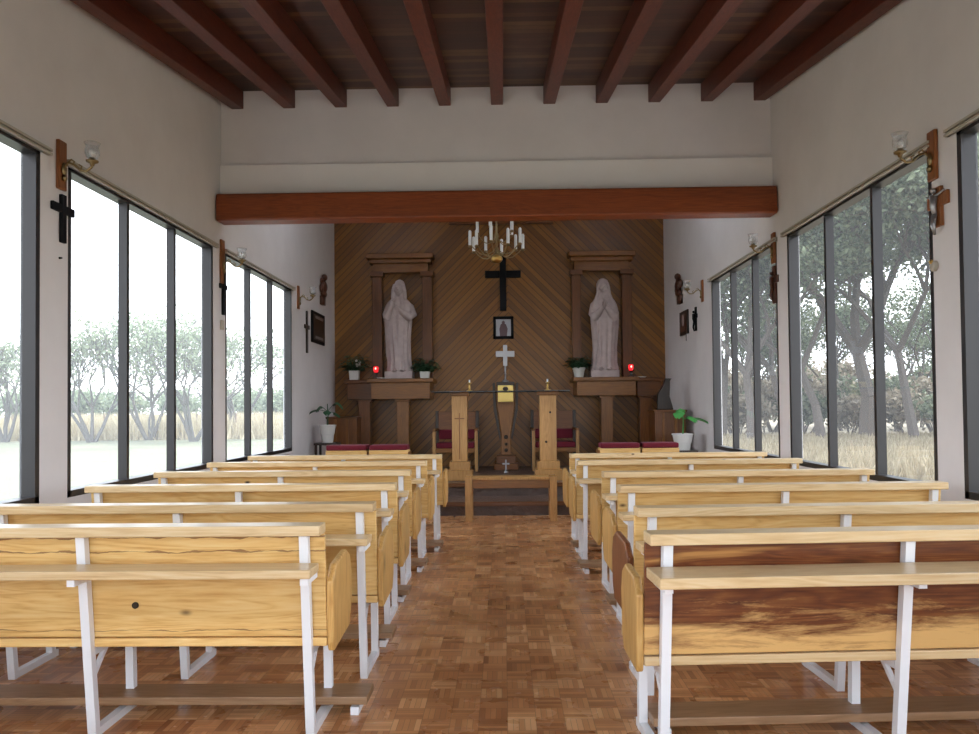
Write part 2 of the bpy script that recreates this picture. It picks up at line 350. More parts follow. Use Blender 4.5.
# ceilings
a0 = YB - .3; b = MB()
b.prism([(a0, cz(a0)), (YN + .08, cz(YN + .08)), (YN + .08, cz(YN + .08) + .06), (a0, cz(a0) + .06)], 'x', XL, XR); struct(b, 'ceiling', M['boards'])
S0, S1 = 9.3, 10.7; sl = (-2.75, -1.75, 1.6, 2.6)
b = MB().box(XL, XR, YN + .3, S0, 5.3, 5.4).box(XL, XR, S1, YA, 5.3, 5.4).box(XL, sl[0], S0, S1, 5.3, 5.4).box(sl[1], sl[2], S0, S1, 5.3, 5.4).box(sl[3], XR, S0, S1, 5.3, 5.4)
struct(b, 'ceiling_chancel', M['plaster'])
struct(MB().box(sl[0], sl[1], S0, S1, 5.35, 5.36), 'window_9', M['frosted']); struct(MB().box(sl[2], sl[3], S0, S1, 5.35, 5.36), 'window_10', M['frosted'])
# unseen overhanging slabs, added outside to keep direct sun out of the windows
for side, x0, x1 in (('left', XL - 1.4, XL - .2), ('right', XR + .2, XR + 1.4)):
    b = MB().prism([(YB, cz(YB) + .45), (YN + 3, cz(YN + 3) + .2), (YN + 3, cz(YN + 3) + .3), (YB, cz(YB) + .55)], 'x', x0, x1); struct(b, 'ceiling_sun_blocker_' + side, M['rafter'])
# windows
wi = 0
for side, wins in (('left', win_L), ('right', win_R)):
    s = 1 if side == 'left' else -1; xw = XL if side == 'left' else XR
    for k, (y0, y1) in enumerate(wins):
        wi += 1; xa, xb = sorted((xw - s * .001, xw - s * .10)); t = .045; tt_ = .022
        fr = struct(MB().box(xa, xb, y0, y1, WB, WB + t).box(xa, xb, y0, y1, WT - tt_, WT).box(xa, xb, y0, y0 + t, WB, WT).box(xa, xb, y1 - t, y1, WB, WT), 'window_%d' % wi, M['bronze'])
        ym = [y0 + (y1 - y0) * q for q in (1 / 3, 2 / 3)]; xa, xb = sorted((xw - s * .015, xw - s * .085))
        for y in ym: MB().box(xa, xb, y - .02, y + .02, WB + t, WT - tt_).build('mullion', M['bronze'], fr)
        e = [y0 + t] + ym + [y1 - t]
        for q in range(3): MB().box(xw - s * .088 - .003, xw - s * .088 + .003, e[q], e[q + 1], WB + t, WT - tt_).build('pane', M['pane' if side == 'left' else 'pane_right'], fr)
        if k >= 1:
            names = ['nearest', 'middle', 'farthest']
            b = MB(); xa, xb = sorted((xw + s * .002, xw + s * .035)); b.box(xa, xb, y0 - .03, y1 + .08, WT + .026, WT + .042)
            b.box(xa, xb, y0 - .03, y1 + .08, WT + .0, WT + .014); xa, xb = sorted((xw + s * .002, xw + s * .015)); b.box(xa, xb, y0 - .03, y1 + .08, WT, WT + .04)
            o = b.build('curtain_rail', M['rail']); tag(o, 'beige curtain rail above the %s window in the %s wall' % (names[k - 1], side), 'curtain rail', 'curtain rails above the windows')
# stained beam across the chancel opening
o = MB().box(XL + .01, XR - .01, YN - .12, YN + .10, 3.305, 3.585).build('wooden_beam', M['beam'], bevel=.02)
tag(o, 'massive reddish-brown wooden beam spanning the opening to the altar', 'beam')
# rafters
raf = ['first', 'second', 'third', 'fourth', 'fifth', 'sixth', 'seventh', 'eighth', 'ninth', 'tenth', 'eleventh']
for k in range(11):
    x = -2.775 + .5465 * k; b = MB(); y0 = YB + .01; y1 = YN + .09
    b.prism([(y0, cz(y0) - .19), (y1, cz(y1) - .19), (y1, cz(y1)), (y0, cz(y0))], 'x', x - .062, x + .062)
    o = b.build('ceiling_rafter', M['rafter'], bevel=.006)
    tag(o, 'dark reddish ceiling rafter, %s counted from the left wall' % raf[k], 'rafter', 'sloping ceiling rafters')

# ------------------------------------------------------------------ pews
ZC, PL = .90, 1.94
def make_pew(s, rail, board, end, seat, deep=0.0):
    """s = +1 pew reaching to the right of its aisle end, -1 to the left"""
    t = thing('church_pew', None, None)
    def bx(name, mt, x0, x1, *r, bevel=.004, parent=t):
        a, c = sorted((s * x0, s * x1)); return MB().box(a, c, *r).build(name, mt, parent, bevel=bevel)
    # reclining plane of the posts: y = .02 at the top, .12 on the floor
    def yy(z): return .02 + .10 * (1 - z / ZC)
    bx('top_rail', rail, 0, PL, -.035, .075, ZC - .042, ZC)
    z0, z1 = .425, ZC - .045; th = .024
    a, c = sorted((0, s * PL))
    MB().prism([(yy(z0) + .02, z0), (yy(z1) + .02, z1), (yy(z1) + .02 + th, z1), (yy(z0) + .02 + th, z0)], 'x', a, c).build('backrest', board, t, bevel=.003)
    bx('seat', seat, 0, PL, .085, .50, .385, .42)
    bx('book_ledge', rail, -.01 if s > 0 else .01, PL, -.155 - deep, -.005, .713 + deep * .5, .747 + deep * .6)
    kn = bx('kneeler', M['kneeler'], -.03, PL - .05, -.40, -.22, .055, .09)
    for x in (.03, PL - .12): MB().tube([(s * x, -.38, .02), (s * x, -.20, .02)], .018, sq=True).build('foot', M['white_metal'], kn)
    prof = [(.10, .36), (.085, .40), (.07, .655), (.14, .715), (.36, .735), (.44, .70), (.475, .62), (.465, .46), (.42, .38)]
    if deep: prof = [(.08 + (p - .08) * .7, q) for p, q in prof]
    for x0, x1 in ((-.03, -.001), (PL + .001, PL + .03)):
        a, c = sorted((s * x0, s * x1)); MB().prism(prof, 'x', a, c).build('end_panel', end, t, bevel=.008)
    for x in (.075, PL / 2 + .02, PL - .06):
        f = MB(); r = .018
        f.tube([(s * x, yy(0.0), .0), (s * x, yy(ZC) - .003, ZC - .045)], r, sq=True)
        fr = f.build('rear_post', M['white_metal'], t)
        MB().tube([(s * x, .455, .0), (s * x, .44, .383)], r, sq=True).build('front_leg', M['white_metal'], t)
        MB().tube([(s * x, .10, .018), (s * x, .50, .018)], r * .95, sq=True).build('foot_bar', M['white_metal'], t)
        g = MB().tube([(s * x, .10, .365), (s * x, .46, .365)], r * .9, sq=True); g.tube([(s * x, .10, .25), (s * x, .22, .36)], r * .5, sq=True)
        g.build('seat_support', M['white_metal'], t)
        MB().tube([(s * (x - .035), -.13, .698 + deep * .5), (s * (x - .035), .03, .698 + deep * .5)], r * .85, sq=True).build('ledge_bracket', M['white_metal'], t)
    return t
# (distance of the top rail, aisle end, turn in degrees)
rows_L = [(3.20, -.745, 0), (3.92, -.650, 0), (4.92, -.680, 0), (5.96, -.712, 0), (6.97, -.69, 0), (7.90, -.63, 0)]
rows_R = [(2.93, .525, 3.5), (3.67, .607, 3), (4.68, .674, 2), (5.66, .700, 2), (6.86, .625, 1), (7.82, .645, 1.5)]
where = ['nearest the camera', 'second from the camera', 'third from the camera', 'fourth from the camera', 'fifth from the camera', 'farthest from the camera']
protoL = make_pew(-1, M['pine_rail'], M['pine'], M['pine_end'], M['pine'])
pewcrack = make_pew(-1, M['pine_rail'], M['cracked'], M['pine_end'], M['pine'])
protoR = make_pew(1, M['pine_rail'], M['pine'], M['pine_end'], M['pine'])
pewdark = make_pew(1, M['pine_rail'], M['heart'], M['pine_end'], M['pine_rail'], .05)
pewdark2 = make_pew(1, M['pine_rail'], M['pine'], M['red_pine'], M['pine'])
uL = uR = False
for i, (Y, x, a) in enumerate(rows_L):
    o = pewcrack if i == 0 else protoL if i == 1 else copy_tree(protoL); o.location = (x, Y, 0); o.rotation_euler.z = math.radians(a)
    extra = [', with a dark knot low on its backrest', '', '', '', '', ''][i]
    tag(o, 'varnished pine pew on white metal legs left of the aisle, ' + where[i], 'pew', 'pews left of the aisle')
for i, (Y, x, a) in enumerate(rows_R):
    o = pewdark if i == 0 else pewdark2 if i == 1 else protoR if i == 2 else copy_tree(protoR)
    o.location = (x, Y, 0); o.rotation_euler.z = math.radians(a)
    tag(o, ('pew with dark red-brown heartwood backrest right of the aisle, ' if i == 0 else 'varnished pine pew on white metal legs right of the aisle, ') + where[i], 'pew', 'pews right of the aisle')
# dark round knot and crack in the nearest left pew's backrest
def knot_mark(parent, x, z, r):
    y = .02 + .10 * (1 - z / ZC) + .0165
    MB().lathe([(r, 0), (r, .004)], n=14).build('knot', M['soil'], parent, loc=(x, y, z)).rotation_euler = (PI / 2, 0, 0)
knot_mark(pewcrack, -.795, .56, .014)

# ------------------------------------------------------------------ padded kneeling desks before the platform
def prie(x0, x1, label):
    Y = 9.05; c = (x0 + x1) / 2; w = (x1 - x0) / 2; t = thing('kneeling_desk', label, 'kneeling desk', (c, Y, 0), 0, 'red padded kneeling desks')
    MB().box(-w, w, -.02, .22, .86, .885).box(-w, w, -.02, .005, .66, .86).build('desk_top', M['pine'], t, bevel=.004)
    MB().box(-w + .005, w - .005, -.03, .22, .886, .945).build('cushion', M['red_cloth'], t, bevel=.015)
    for s in (-1, 1): MB().box(s * w - .015 - s * .015, s * w + .015 - s * .015, 0, .36, 0, .858).build('side_panel', M['altar_wood'], t, bevel=.004)
    MB().box(-w + .032, w - .032, .10, .34, .14, .20).build('kneeler', M['red_cloth'], t, bevel=.01)
P = lambda px: at(px, 450, 9.05).x
prie(P(326), P(367), 'outer red-cushioned wooden kneeling desk before the left plant stand')
prie(P(369), P(408), 'inner red-cushioned wooden kneeling desk before the left shelf column')
prie(P(600), P(640), 'inner red-cushioned wooden kneeling desk before the right shelf column')
prie(P(642), P(679), 'outer red-cushioned wooden kneeling desk beside the right potted plant')

# ------------------------------------------------------------------ communion bench, altar
a = at(465, 479, 9.45); c = at(557, 479, 9.45); t = thing('communion_bench', 'low pine bench with square legs standing in front of the altar steps', 'bench', ((a.x + c.x) / 2, 9.6, 0))
w = (c.x - a.x) / 2; h = .525
MB().box(-w + .085, w - .085, -.13, .17, h - .03, h).build('seat_plank', M['pine_z'], t, bevel=.006)
MB().box(-w + .085, w - .085, -.12, -.09, h - .13, h - .031).build('apron', M['altar_wood_x'], t, bevel=.004)
for s in (-1, 1):
    for y in (-.15, .13): MB().box(*sorted((s * (w - .084), s * w)), y, y + .07, 0, h + .005).build('leg', M['pine_z'], t, bevel=.005)
YT = 11.2
def pillar(parent, pxl, pxr):
    # altar pillar: base tiers, shaft, capital
    a, c = at(pxl, 430, YT), at(pxr, 430, YT); cx = (a.x + c.x) / 2 ; w = (c.x - a.x) / 2
    zt = at(470, 396, YT).z; zs = at(470, 461, YT).z
    o = MB().box(cx - w, cx + w, YT - w, YT + w, zs, zt).build('shaft', M['pine_z'], parent, bevel=.006)
    MB().box(cx - w * 1.65, cx + w * 1.65, YT - w * 1.65, YT + w * 1.65, PH + .001, PH + .15).box(cx - w * 1.35, cx + w * 1.35, YT - w * 1.35, YT + w * 1.35, PH + .15, zs).build('base', M['pine_z'], parent, bevel=.008)
    MB().box(cx - w * 1.3, cx + w * 1.3, YT - w * 1.3, YT + w * 1.3, zt, zt + .05).build('capital', M['altar_wood'], parent, bevel=.008)
    return o, cx, w, zt
alt = thing('altar_table', 'altar table with thin dark glass top on two square pine pillars', 'altar', (0, 0, 0))
o1, cx1, w1, zt = pillar(alt, 452.5, 467.5); o2, cx2, w2, _ = pillar(alt, 539.5, 556)
z = at(470, 420, YT).z; MB().box(cx1 - .006, cx1 + .006, YT - w1 - .003, YT - w1 + .002, z - .55, z + .10).box(cx1 - .07, cx1 + .07, YT - w1 - .0036, YT - w1 + .002, z + .015, z + .03).build('incised_cross', M['red_wood'], o1)
for q, r in ((.93, .016), (.38, .018)):
    MB().lathe([(r, 0), (r, .004)], n=12).build('knot', M['soil'], o2, loc=(cx2 + .03 * (1 if q > .5 else -1), YT - w2 + .001, PH + .25 + q * .75)).rotation_euler = (PI / 2, 0, 0)
zg = zt + .05; xg0, xg1 = at(433, 392, YT).x, at(568, 392, YT).x
MB().box(xg0, xg1, YT - .33, YT + .33, zg + .001, zg + .014).build('glass_top', M['table_glass'], alt, bevel=.003)
ZG = zg + .015
def candlestick(px, label):
    p = at(px, 390, YT); t = thing('candlestick', label, 'candlestick', (p.x, YT, ZG), 0, 'small brass candlesticks')
    MB().lathe([(.001, 0), (.045, .0), (.045, .012), (.018, .02), (.012, .05), (.02, .06), (.012, .07), (.012, .10), (.028, .115), (.028, .125), (.001, .125)], n=16).build('stem', M['brass'], t, smooth=True)
    MB().lathe([(.001, .124), (.011, .124), (.011, .165), (.001, .165)], n=10).build('candle', M['candle'], t)
candlestick(469.5, 'small brass candlestick at the left end of the glass altar top')
candlestick(547.5, 'small brass candlestick at the right end of the glass altar top')

# ------------------------------------------------------------------ tabernacle post, book box, silver cross
YP = 13.1; cx = at(506, 440, YP).x
def zz(py, Y=YP, px=505): return at(px, py, Y).z
t = thing('tabernacle_post', 'dark carved wooden post with V shaped black strips on a stepped base by the wall', 'post', (cx, YP, PH))
q = lambda py: zz(py) - PH
MB().box(-.20, .20, -.16, .16, 0, q(463)).box(-.16, .16, -.13, .13, q(463), q(455)).build('base', M['red_wood_x'], t, bevel=.01)
MB().prism([(-.085, q(455)), (-.075, q(436)), (-.15, q(403)), (-.16, q(386)), (.16, q(386)), (.15, q(403)), (.075, q(436)), (.085, q(455))], 'y', -.05, .06).build('shaft', M['altar_wood'], t, bevel=.01)
for s in (-1, 1): MB().prism([(s * .17, q(383)), (s * .215, q(383)), (s * .20, q(410)), (s * .105, q(440)), (s * .085, q(437)), (s * .155, q(408))], 'y', -.07, .04).build('side_strip', M['dark_wood'], t, bevel=.005)
o = MB(); 
for z_, r in ((440, .035), (447, .025), (453, .03)): o.ball((0, -.05, q(z_ - 3)), (r, .015, r))
o.build('carved_boss', M['dark_wood'], t)
MB().box(-.15, .15, -.09, .08, q(386), q(382)).build('top_plate', M['dark_wood'], t, bevel=.005)
t2 = thing('gold_tabernacle', 'small gold box with arched lower edge fixed against the carved post', 'tabernacle', (cx, YP - .13, 0))
MB().box(-.125, .125, -.05, .05, zz(402), zz(385.5)).build('body', M['gold'], t2, bevel=.008)
MB().box(-.10, .10, -.056, -.05, zz(400), zz(393.5)).build('door', M['gold'], t2, bevel=.004)
MB().ball((0, -.06, zz(389)), (.045, .02, .035)).build('lock', M['dark_wood'], t2)
t3 = thing('silver_cross', 'silver altar cross on slender stem above the gold box', 'cross', (cx, YP, zz(381.8)))
zb = zz(381.8); q = lambda py: zz(py) - zb
MB().lathe([(.001, .001), (.055, .001), (.05, .02), (.012, .04), (.012, .12), (.022, .13), (.012, .14), (.016, .2), (.016, q(362)), (.001, q(362))], n=14).build('stem', M['silver'], t3, smooth=True)
MB().box(-.035, .035, -.017, .017, q(366), q(345)).box(-.155, .155, -.014, .014, q(357), q(351)).build('crosspiece', M['silver'], t3, bevel=.006)
t4 = MB(); p = at(506, 474, 12.4); t4.lathe([(.001, 0), (.04, 0), (.03, .02), (.008, .03), (.008, .05), (.001, .05)], n=12).box(-.011, .011, -.008, .008, .045, .20).box(-.055, .055, -.008, .008, .125, .148)
o = t4.build('standing_cross', M['silver'], loc=(p.x, 12.4, PH + .001)); tag(o, 'tiny silver standing cross on the platform before the carved post', 'cross')

# ------------------------------------------------------------------ armchairs
def armchair(px0, px1, label):
    Y = 12.7; a, c = at(px0, 450, Y).x, at(px1, 450, Y).x; w = (c - a) / 2
    t = thing('armchair', label, 'chair', ((a + c) / 2, Y, PH), 0, 'armchairs behind the altar')
    for s in (-1, 1):
        MB().box(*sorted((s * (w - .05), s * w)), -.06, -.01, 0, .64).build('front_leg', M['pine_z'], t, bevel=.006)
        MB().box(*sorted((s * (w - .05), s * w)), .50, .56, 0, .97).build('rear_leg', M['dark_wood'], t, bevel=.006)
        MB().box(*sorted((s * (w - .055), s * (w + .005))), -.07, .50, .641, .68).build('armrest', M['altar_wood_x'], t, bevel=.008)
    MB().box(-w + .051, w - .051, -.05, .48, .30, .37).build('seat_frame', M['altar_wood_x'], t, bevel=.006)
    MB().box(-w + .055, w - .055, -.04, .44, .371, .46).build('seat_cushion', M['red_cloth'], t, bevel=.02)
    MB().box(-w + .06, w - .06, .44, .50, .50, .66).build('back_cushion', M['red_cloth'], t, bevel=.02)
    MB().box(-w + .051, w - .051, .505, .545, .60, .96).build('back_panel', M['red_wood_x'], t, bevel=.006)
armchair(433, 478, 'wooden armchair with red cushions behind the left altar pillar')
armchair(532, 579, 'wooden armchair with red cushions behind the right altar pillar')

# ------------------------------------------------------------------ statue shelves, niches, statues
YS = 13.05                                                         # front of the statue shelves
def shelf(s, xa, xb, xc, cols, label):
    """xa..xb main front, xb..xc recessed outer section (pixels); s=-1 left, +1 right"""
    A = lambda px: at(px, 390, YS).x
    zt, zs, zb = at(400, 378.5, YS).z, at(400, 382.5, YS).z, at(400, 399 if s < 0 else 396, YS).z
    if s > 0: zt, zs, zb = at(610, 377, YS).z, at(610, 381, YS).z, at(610, 395.5, YS).z
    t = thing('statue_shelf', label, 'shelf', (0, 0, 0), 0, 'statue shelves beside the altar')
    x0, x1 = sorted((A(xa), A(xb))); MB().box(x0 - .06, x1 + .06, YS - .05, YA - .002, zs, zt).build('top_slab', M['altar_wood_x'], t, bevel=.01)
    MB().box(x0, x1, YS, YA - .002, zb, zs).build('front_box', M['altar_wood_x'], t, bevel=.006)
    y0, y1 = sorted((A(xb), A(xc)))
    if s < 0: y1 -= .062; 
    else: y0 += .062
    MB().box(y0 - .05 * (s < 0), y1 + .05 * (s > 0), YS + .22, YA - .002, zs, zt - .005).build('outer_slab', M['red_wood_x'], t, bevel=.01)
    MB().box(y0, y1, YS + .25, YA - .002, zb, zs).build('outer_box', M['red_wood_x'], t, bevel=.006)
    for (p0, p1, dy, mt) in cols:
        a, c = A(p0), A(p1); w = (c - a) / 2; m_ = (a + c) / 2
        MB().box(a, c, YS + dy, YS + dy + w * 2, PH + .001, zb - .04).build('column', mt, t, bevel=.006)
        MB().box(m_ - w * 1.3, m_ + w * 1.3, YS + dy - .02, YS + dy + w * 2.3, zb - .04, zb - .001).build('column_head', mt, t, bevel=.004)
    return zt
zL = shelf(-1, 371, 430, 344, [(396, 408, .08, M['altar_wood']), (355, 367, .3, M['red_wood'])], 'wooden statue shelf on two columns left of the altar')
zR = shelf(1, 577, 636, 664, [(601.5, 613.5, .08, M['altar_wood']), (643, 655, .3, M['red_wood'])], 'wooden statue shelf on two columns right of the altar')
def niche(pl, pr, colL, colR, pt, pb, zshelf, label, mir):
    Y = YA - .16; A = lambda px: at(px, 300, Y).x; B = lambda py: at(pl, py, Y).z
    t = thing('statue_niche', label, 'niche frame', (0, 0, 0), 0, 'wooden niche frames on the altar wall')
    x0, x1 = A(pl), A(pr)
    MB().box(x0, x1, Y - .14, YA - .001, B(pt + 5), B(pt)).box(x0 + .04, x1 - .04, Y - .08, YA - .001, B(pt + 9), B(pt + 5)).build('cornice', M['altar_wood_x'], t, bevel=.012)
    MB().box(x0 + .10, x1 - .10, Y - .02, YA - .001, B(pb), B(pt + 9)).build('entablature', M['altar_wood_x'], t, bevel=.005)
    for a, c in (colL, colR):
        MB().box(A(a), A(c), Y, YA - .001, zshelf + .002, B(pb + 4)).build('column', M['red_wood'], t, bevel=.008)
        MB().box(A(a) - .03, A(c) + .03, Y - .04, YA - .001, B(pb + 4), B(pb - 1)).build('column_capital', M['red_wood_x'], t, bevel=.008)
niche(367.5, 434, (372, 382), (422, 432), 255, 273, zL, 'wooden columned niche frame around the left statue', 0)
niche(568.5, 635, (572, 581), (622, 632), 252.5, 271, zR, 'wooden columned niche frame around the right statue', 1)

def statue(name, loc, kind, label):
    """robed stone figure, about 1.6 m, facing -y"""
    b = MB(); n = 96
    if kind == 'mary':
        secs = [(0, .215, .17), (.05, .225, .175), (.15, .20, .16), (.4, .19, .155), (.7, .215, .165), (.9, .23, .17), (1.05, .225, .165), (1.14, .205, .15), (1.20, .18, .135), (1.27, .135, .115), (1.33, .112, .108), (1.42, .112, .118), (1.49, .108, .118), (1.55, .075, .085), (1.58, .02, .025)]
    else:
        secs = [(0, .20, .16), (.05, .205, .165), (.2, .185, .15), (.45, .195, .155), (.75, .22, .17), (.92, .235, .17), (1.06, .245, .16), (1.14, .225, .145), (1.20, .19, .13), (1.26, .135, .11), (1.32, .108, .10), (1.42, .104, .112), (1.49, .098, .112), (1.56, .07, .08), (1.59, .02, .025)]
    zs = np.linspace(0, secs[-1][0], 110); vs = []; fs = []
    rx = np.interp(zs, [s[0] for s in secs], [s[1] for s in secs]); ry = np.interp(zs, [s[0] for s in secs], [s[2] for s in secs])
    for i, z in enumerate(zs):
        lean = .02 * math.sin(z * 2.2) * (1 if kind == 'mary' else -1)
        amp = np.interp(z, [0, .3, .8, 1.1, 1.25, 1.6], [.10, .10, .07, .05, .02, .01])
        for k in range(n):
            th = 2 * PI * k / n
            tw = (1.3 * z if kind != 'mary' else .15 * z)
            fo = amp * (.6 * math.cos(11 * th + 2.5 * tw) + .4 * math.cos(17 * th - 1.4 * tw + 1) + .3 * math.cos(7 * th + 2 * tw))
            if kind != 'mary' and z < 1.1:                          # diagonal mantle edge
                e = (th - (PI * 1.15 + (z - .55) * 1.4)); e = math.atan2(math.sin(e), math.cos(e)); fo += .07 * math.exp(-(e / .16) ** 2)
            if kind == 'mary' and z < 1.2:                          # long mantle edges either side of the front
                for c0 in (-.62, .62):
                    e = th - (1.5 * PI + c0); e = math.atan2(math.sin(e), math.cos(e)); fo += .06 * math.exp(-(e / .10) ** 2)
            r = 1 + fo
            vs.append((rx[i] * r * math.cos(th) + lean, ry[i] * r * math.sin(th), z))
        if i:
            for k in range(n): fs.append(((i - 1) * n + k, (i - 1) * n + (k + 1) % n, i * n + (k + 1) % n, i * n + k))
    fs += [tuple(range(n))[::-1], tuple(range((len(zs) - 1) * n, len(zs) * n))]; b.add(vs, fs)
    fy = -.075                                                       # the face, set forward inside hair or veil
    b.ball((0, fy, 1.415), (.072, .068, .098), 20, 14); b.tube([(0, fy - .062, 1.435), (0, fy - .088, 1.40), (0, fy - .068, 1.392)], [.008, .014, .009], 8)
    b.ball((0, fy - .052, 1.348), (.03, .022, .022)); b.ball((0, fy - .064, 1.37), (.024, .01, .007)); b.ball((0, fy - .06, 1.447), (.055, .012, .011))
    for s in (-1, 1):
        b.ball((s * .028, fy - .062, 1.428), (.013, .008, .008)); b.ball((s * .045, fy - .035, 1.39), (.025, .025, .03))
        if kind != 'mary': b.tube([(s * .07, -.06, 1.50), (s * .092, -.07, 1.40), (s * .10, -.06, 1.28), (s * .085, -.07, 1.18)], [.03, .036, .038, .02], 10)
        else: b.tube([(s * .05, -.08, 1.53), (s * .088, -.085, 1.42), (s * .10, -.075, 1.30), (s * .15, -.085, 1.15), (s * .19, -.08, .95)], [.02, .024, .028, .032, .03], 10)
    if kind != 'mary': b.tube([(0, fy - .04, 1.36), (0, fy - .05, 1.31)], [.042, .02], 10)
    def hand(w, d, up, fingers_curl):
        w, d, up = Vector(w), Vector(d).normalized(), Vector(up).normalized(); sd = d.cross(up).normalized()
        b.tube([w, w + d * .035, w + d * .075], [.022, .032, .033], 10)
        for j, L in enumerate((.062, .072, .066, .05)):
            r0 = w + d * .07 + sd * (-.027 + .018 * j); b.tube([r0, r0 + d * L * .5 + up * fingers_curl * .4, r0 + d * L + up * fingers_curl], [.0095, .009, .007], 7)
        th = w + d * .02 - sd * .028; b.tube([th, th - sd * .018 + d * .025, th - sd * .022 + d * .055], [.011, .010, .008], 7)
    if kind == 'mary':
        for s in (-1, 1):
            b.tube([(s * .10, -.0, 1.215), (s * .165, -.02, 1.13), (s * .19, -.07, .97), (s * .17, -.15, .90), (s * .085, -.20, 1.00), (s * .028, -.215, 1.07)], [.03, .055, .068, .075, .052, .034], 14)
            hand((s * .02, -.22, 1.08), (-s * .06, -.10, 1), (s, 0, 0) if s > 0 else (1, 0, 0), .0)
    else:
        b.tube([(.11, 0, 1.22), (.19, -.02, 1.12), (.235, -.06, .98), (.19, -.15, .93), (.08, -.19, 1.01), (.03, -.20, 1.05)], [.03, .058, .07, .072, .05, .032], 14)
        hand((.03, -.20, 1.05), (-.7, -.1, .7), (0, -1, .2), -.01)
        b.tube([(-.11, 0, 1.22), (-.18, -.02, 1.12), (-.215, -.06, .99), (-.20, -.16, .94), (-.13, -.21, 1.06), (-.10, -.22, 1.12)], [.03, .055, .066, .068, .045, .032], 14)
        hand((-.10, -.22, 1.12), (.35, -.05, 1), (0, -1, 0), -.02)
    for s in (-1, 1): b.ball((s * .07, -.17, .035), (.04, .07, .03))
    t = thing(name, label, 'statue', loc)
    o = b.build('figure', M['stone'], t, smooth=True, loc=(0, 0, .105))
    r = o.modifiers.new('remesh', 'REMESH'); r.mode = 'VOXEL'; r.voxel_size = .008; r.use_smooth_shade = True
    r = o.modifiers.new('smooth', 'SMOOTH'); r.iterations = 2; r.factor = .5
    MB().box(-.235, .235, -.19, .17, 0, .125).build('plinth', M['stone'], t, bevel=.01)
    return t
Yst = 13.38
statue('saint_statue', (at(400, 380, Yst).x, Yst, zL + .002), 'man', 'pale stone statue of a robed long-haired figure, hand on chest, on left shelf')
statue('praying_statue', (at(604, 378, Yst).x, Yst, zR + .002), 'mary', 'pale stone statue of a veiled praying figure on the right shelf')
def pot_plant(px, zbase, Y, hpot, rpot, label, seed, leaf=M['leaf'], flower=False, square=False, spread=1.0, name='potted_plant'):
    rnd = random.Random(seed); t = thing(name, label, 'plant', (at(px, 380, Y).x, Y, zbase))
    if square: MB().lathe([(rpot * 1.2, 0), (rpot * 1.35, hpot), (rpot * 1.2, hpot), (rpot * 1.1, hpot * .85)], n=4).build('pot', M['white'], t, bevel=.006).rotation_euler.z = PI / 4
    else: MB().lathe([(rpot * .72, 0), (rpot, hpot * .8), (rpot * 1.1, hpot * .82), (rpot * 1.12, hpot), (rpot * .98, hpot), (rpot * .93, hpot * .85)], n=24).build('pot', M['white'], t, smooth=False)
    MB().lathe([(rpot * .85, hpot * .82), (rpot * .85, hpot * .9)], n=16).build('soil', M['soil'], t)
    b = MB()
    for k in range(150):
        a = rnd.uniform(0, 2 * PI); e = rnd.uniform(.3, 1.3); d = Vector((math.cos(a) * math.cos(e), math.sin(a) * math.cos(e), math.sin(e)))
        l = rnd.uniform(.06, .20) * spread; p = Vector((0, 0, hpot * .85)); q = p + d * l
        b.tube([p, q], .0025, 4); b.leaf(q, Vector((d.x, d.y, .2)), .10, .075, .5)
    b.build('foliage', leaf, t)
    if flower:
        f = MB()
        for k in range(5):
            f.ball((rnd.uniform(.03, .12), rnd.uniform(-.15, 0), hpot + rnd.uniform(.08, .17)), .022, 8, 6)
        f.build('flowers', M['petal'], t)
    return t
Yp = 13.30
pot_plant(354.5, zL - .003, 13.45, .16, .085, 'leafy plant with white blossoms in square white pot on left shelf', 1, flower=True, square=True, spread=1.5)
pot_plant(425, zL + .002, Yp, .12, .085, 'bushy green plant in square white pot right of left statue', 2, square=True, spread=1.25)
pot_plant(579, zR + .002, Yp, .17, .10, 'bushy green plant in round white pot left of right statue', 3, spread=1.15)
def lamp(px, z, Y, label):
    t = thing('sanctuary_lamp', label, 'candle', (at(px, 375, Y).x, Y, z), 0, 'red votive lamps')
    MB().lathe([(.001, 0), (.055, 0), (.055, .02), (.02, .03), (.02, .08), (.045, .1), (.045, .11), (.001, .11)], n=16).build('holder', M['dark_wood'], t)
    MB().lathe([(.001, .11), (.03, .11), (.042, .15), (.045, .19), (.038, .21), (.001, .21)], n=16).build('glass_cup', M['red_glass'], t, smooth=True)
    MB().ball((0, -.045, .175), (.012, .006, .016), 8, 6).build('flame_glow', M['flame'], t)
lamp(376, zL + .002, 13.25, 'glowing red votive lamp on the left statue shelf')
lamp(631, zR + .002, 13.25, 'glowing red votive lamp on the right statue shelf')
for px, z, lab in ((381, zL, 'small white dish before the red lamp on the left shelf'), (642, zR - .005, 'small white dish right of the red lamp on the right shelf')):
    Yd = 13.12 if px < 500 else 13.4
    o = MB().lathe([(.001, 0), (.05, 0), (.075, .012), (.075, .018), (.05, .008), (.001, .006)], n=20).build('white_dish', M['white'], loc=(at(px, 379, Yd).x, Yd, z + .003)); tag(o, lab, 'dish')

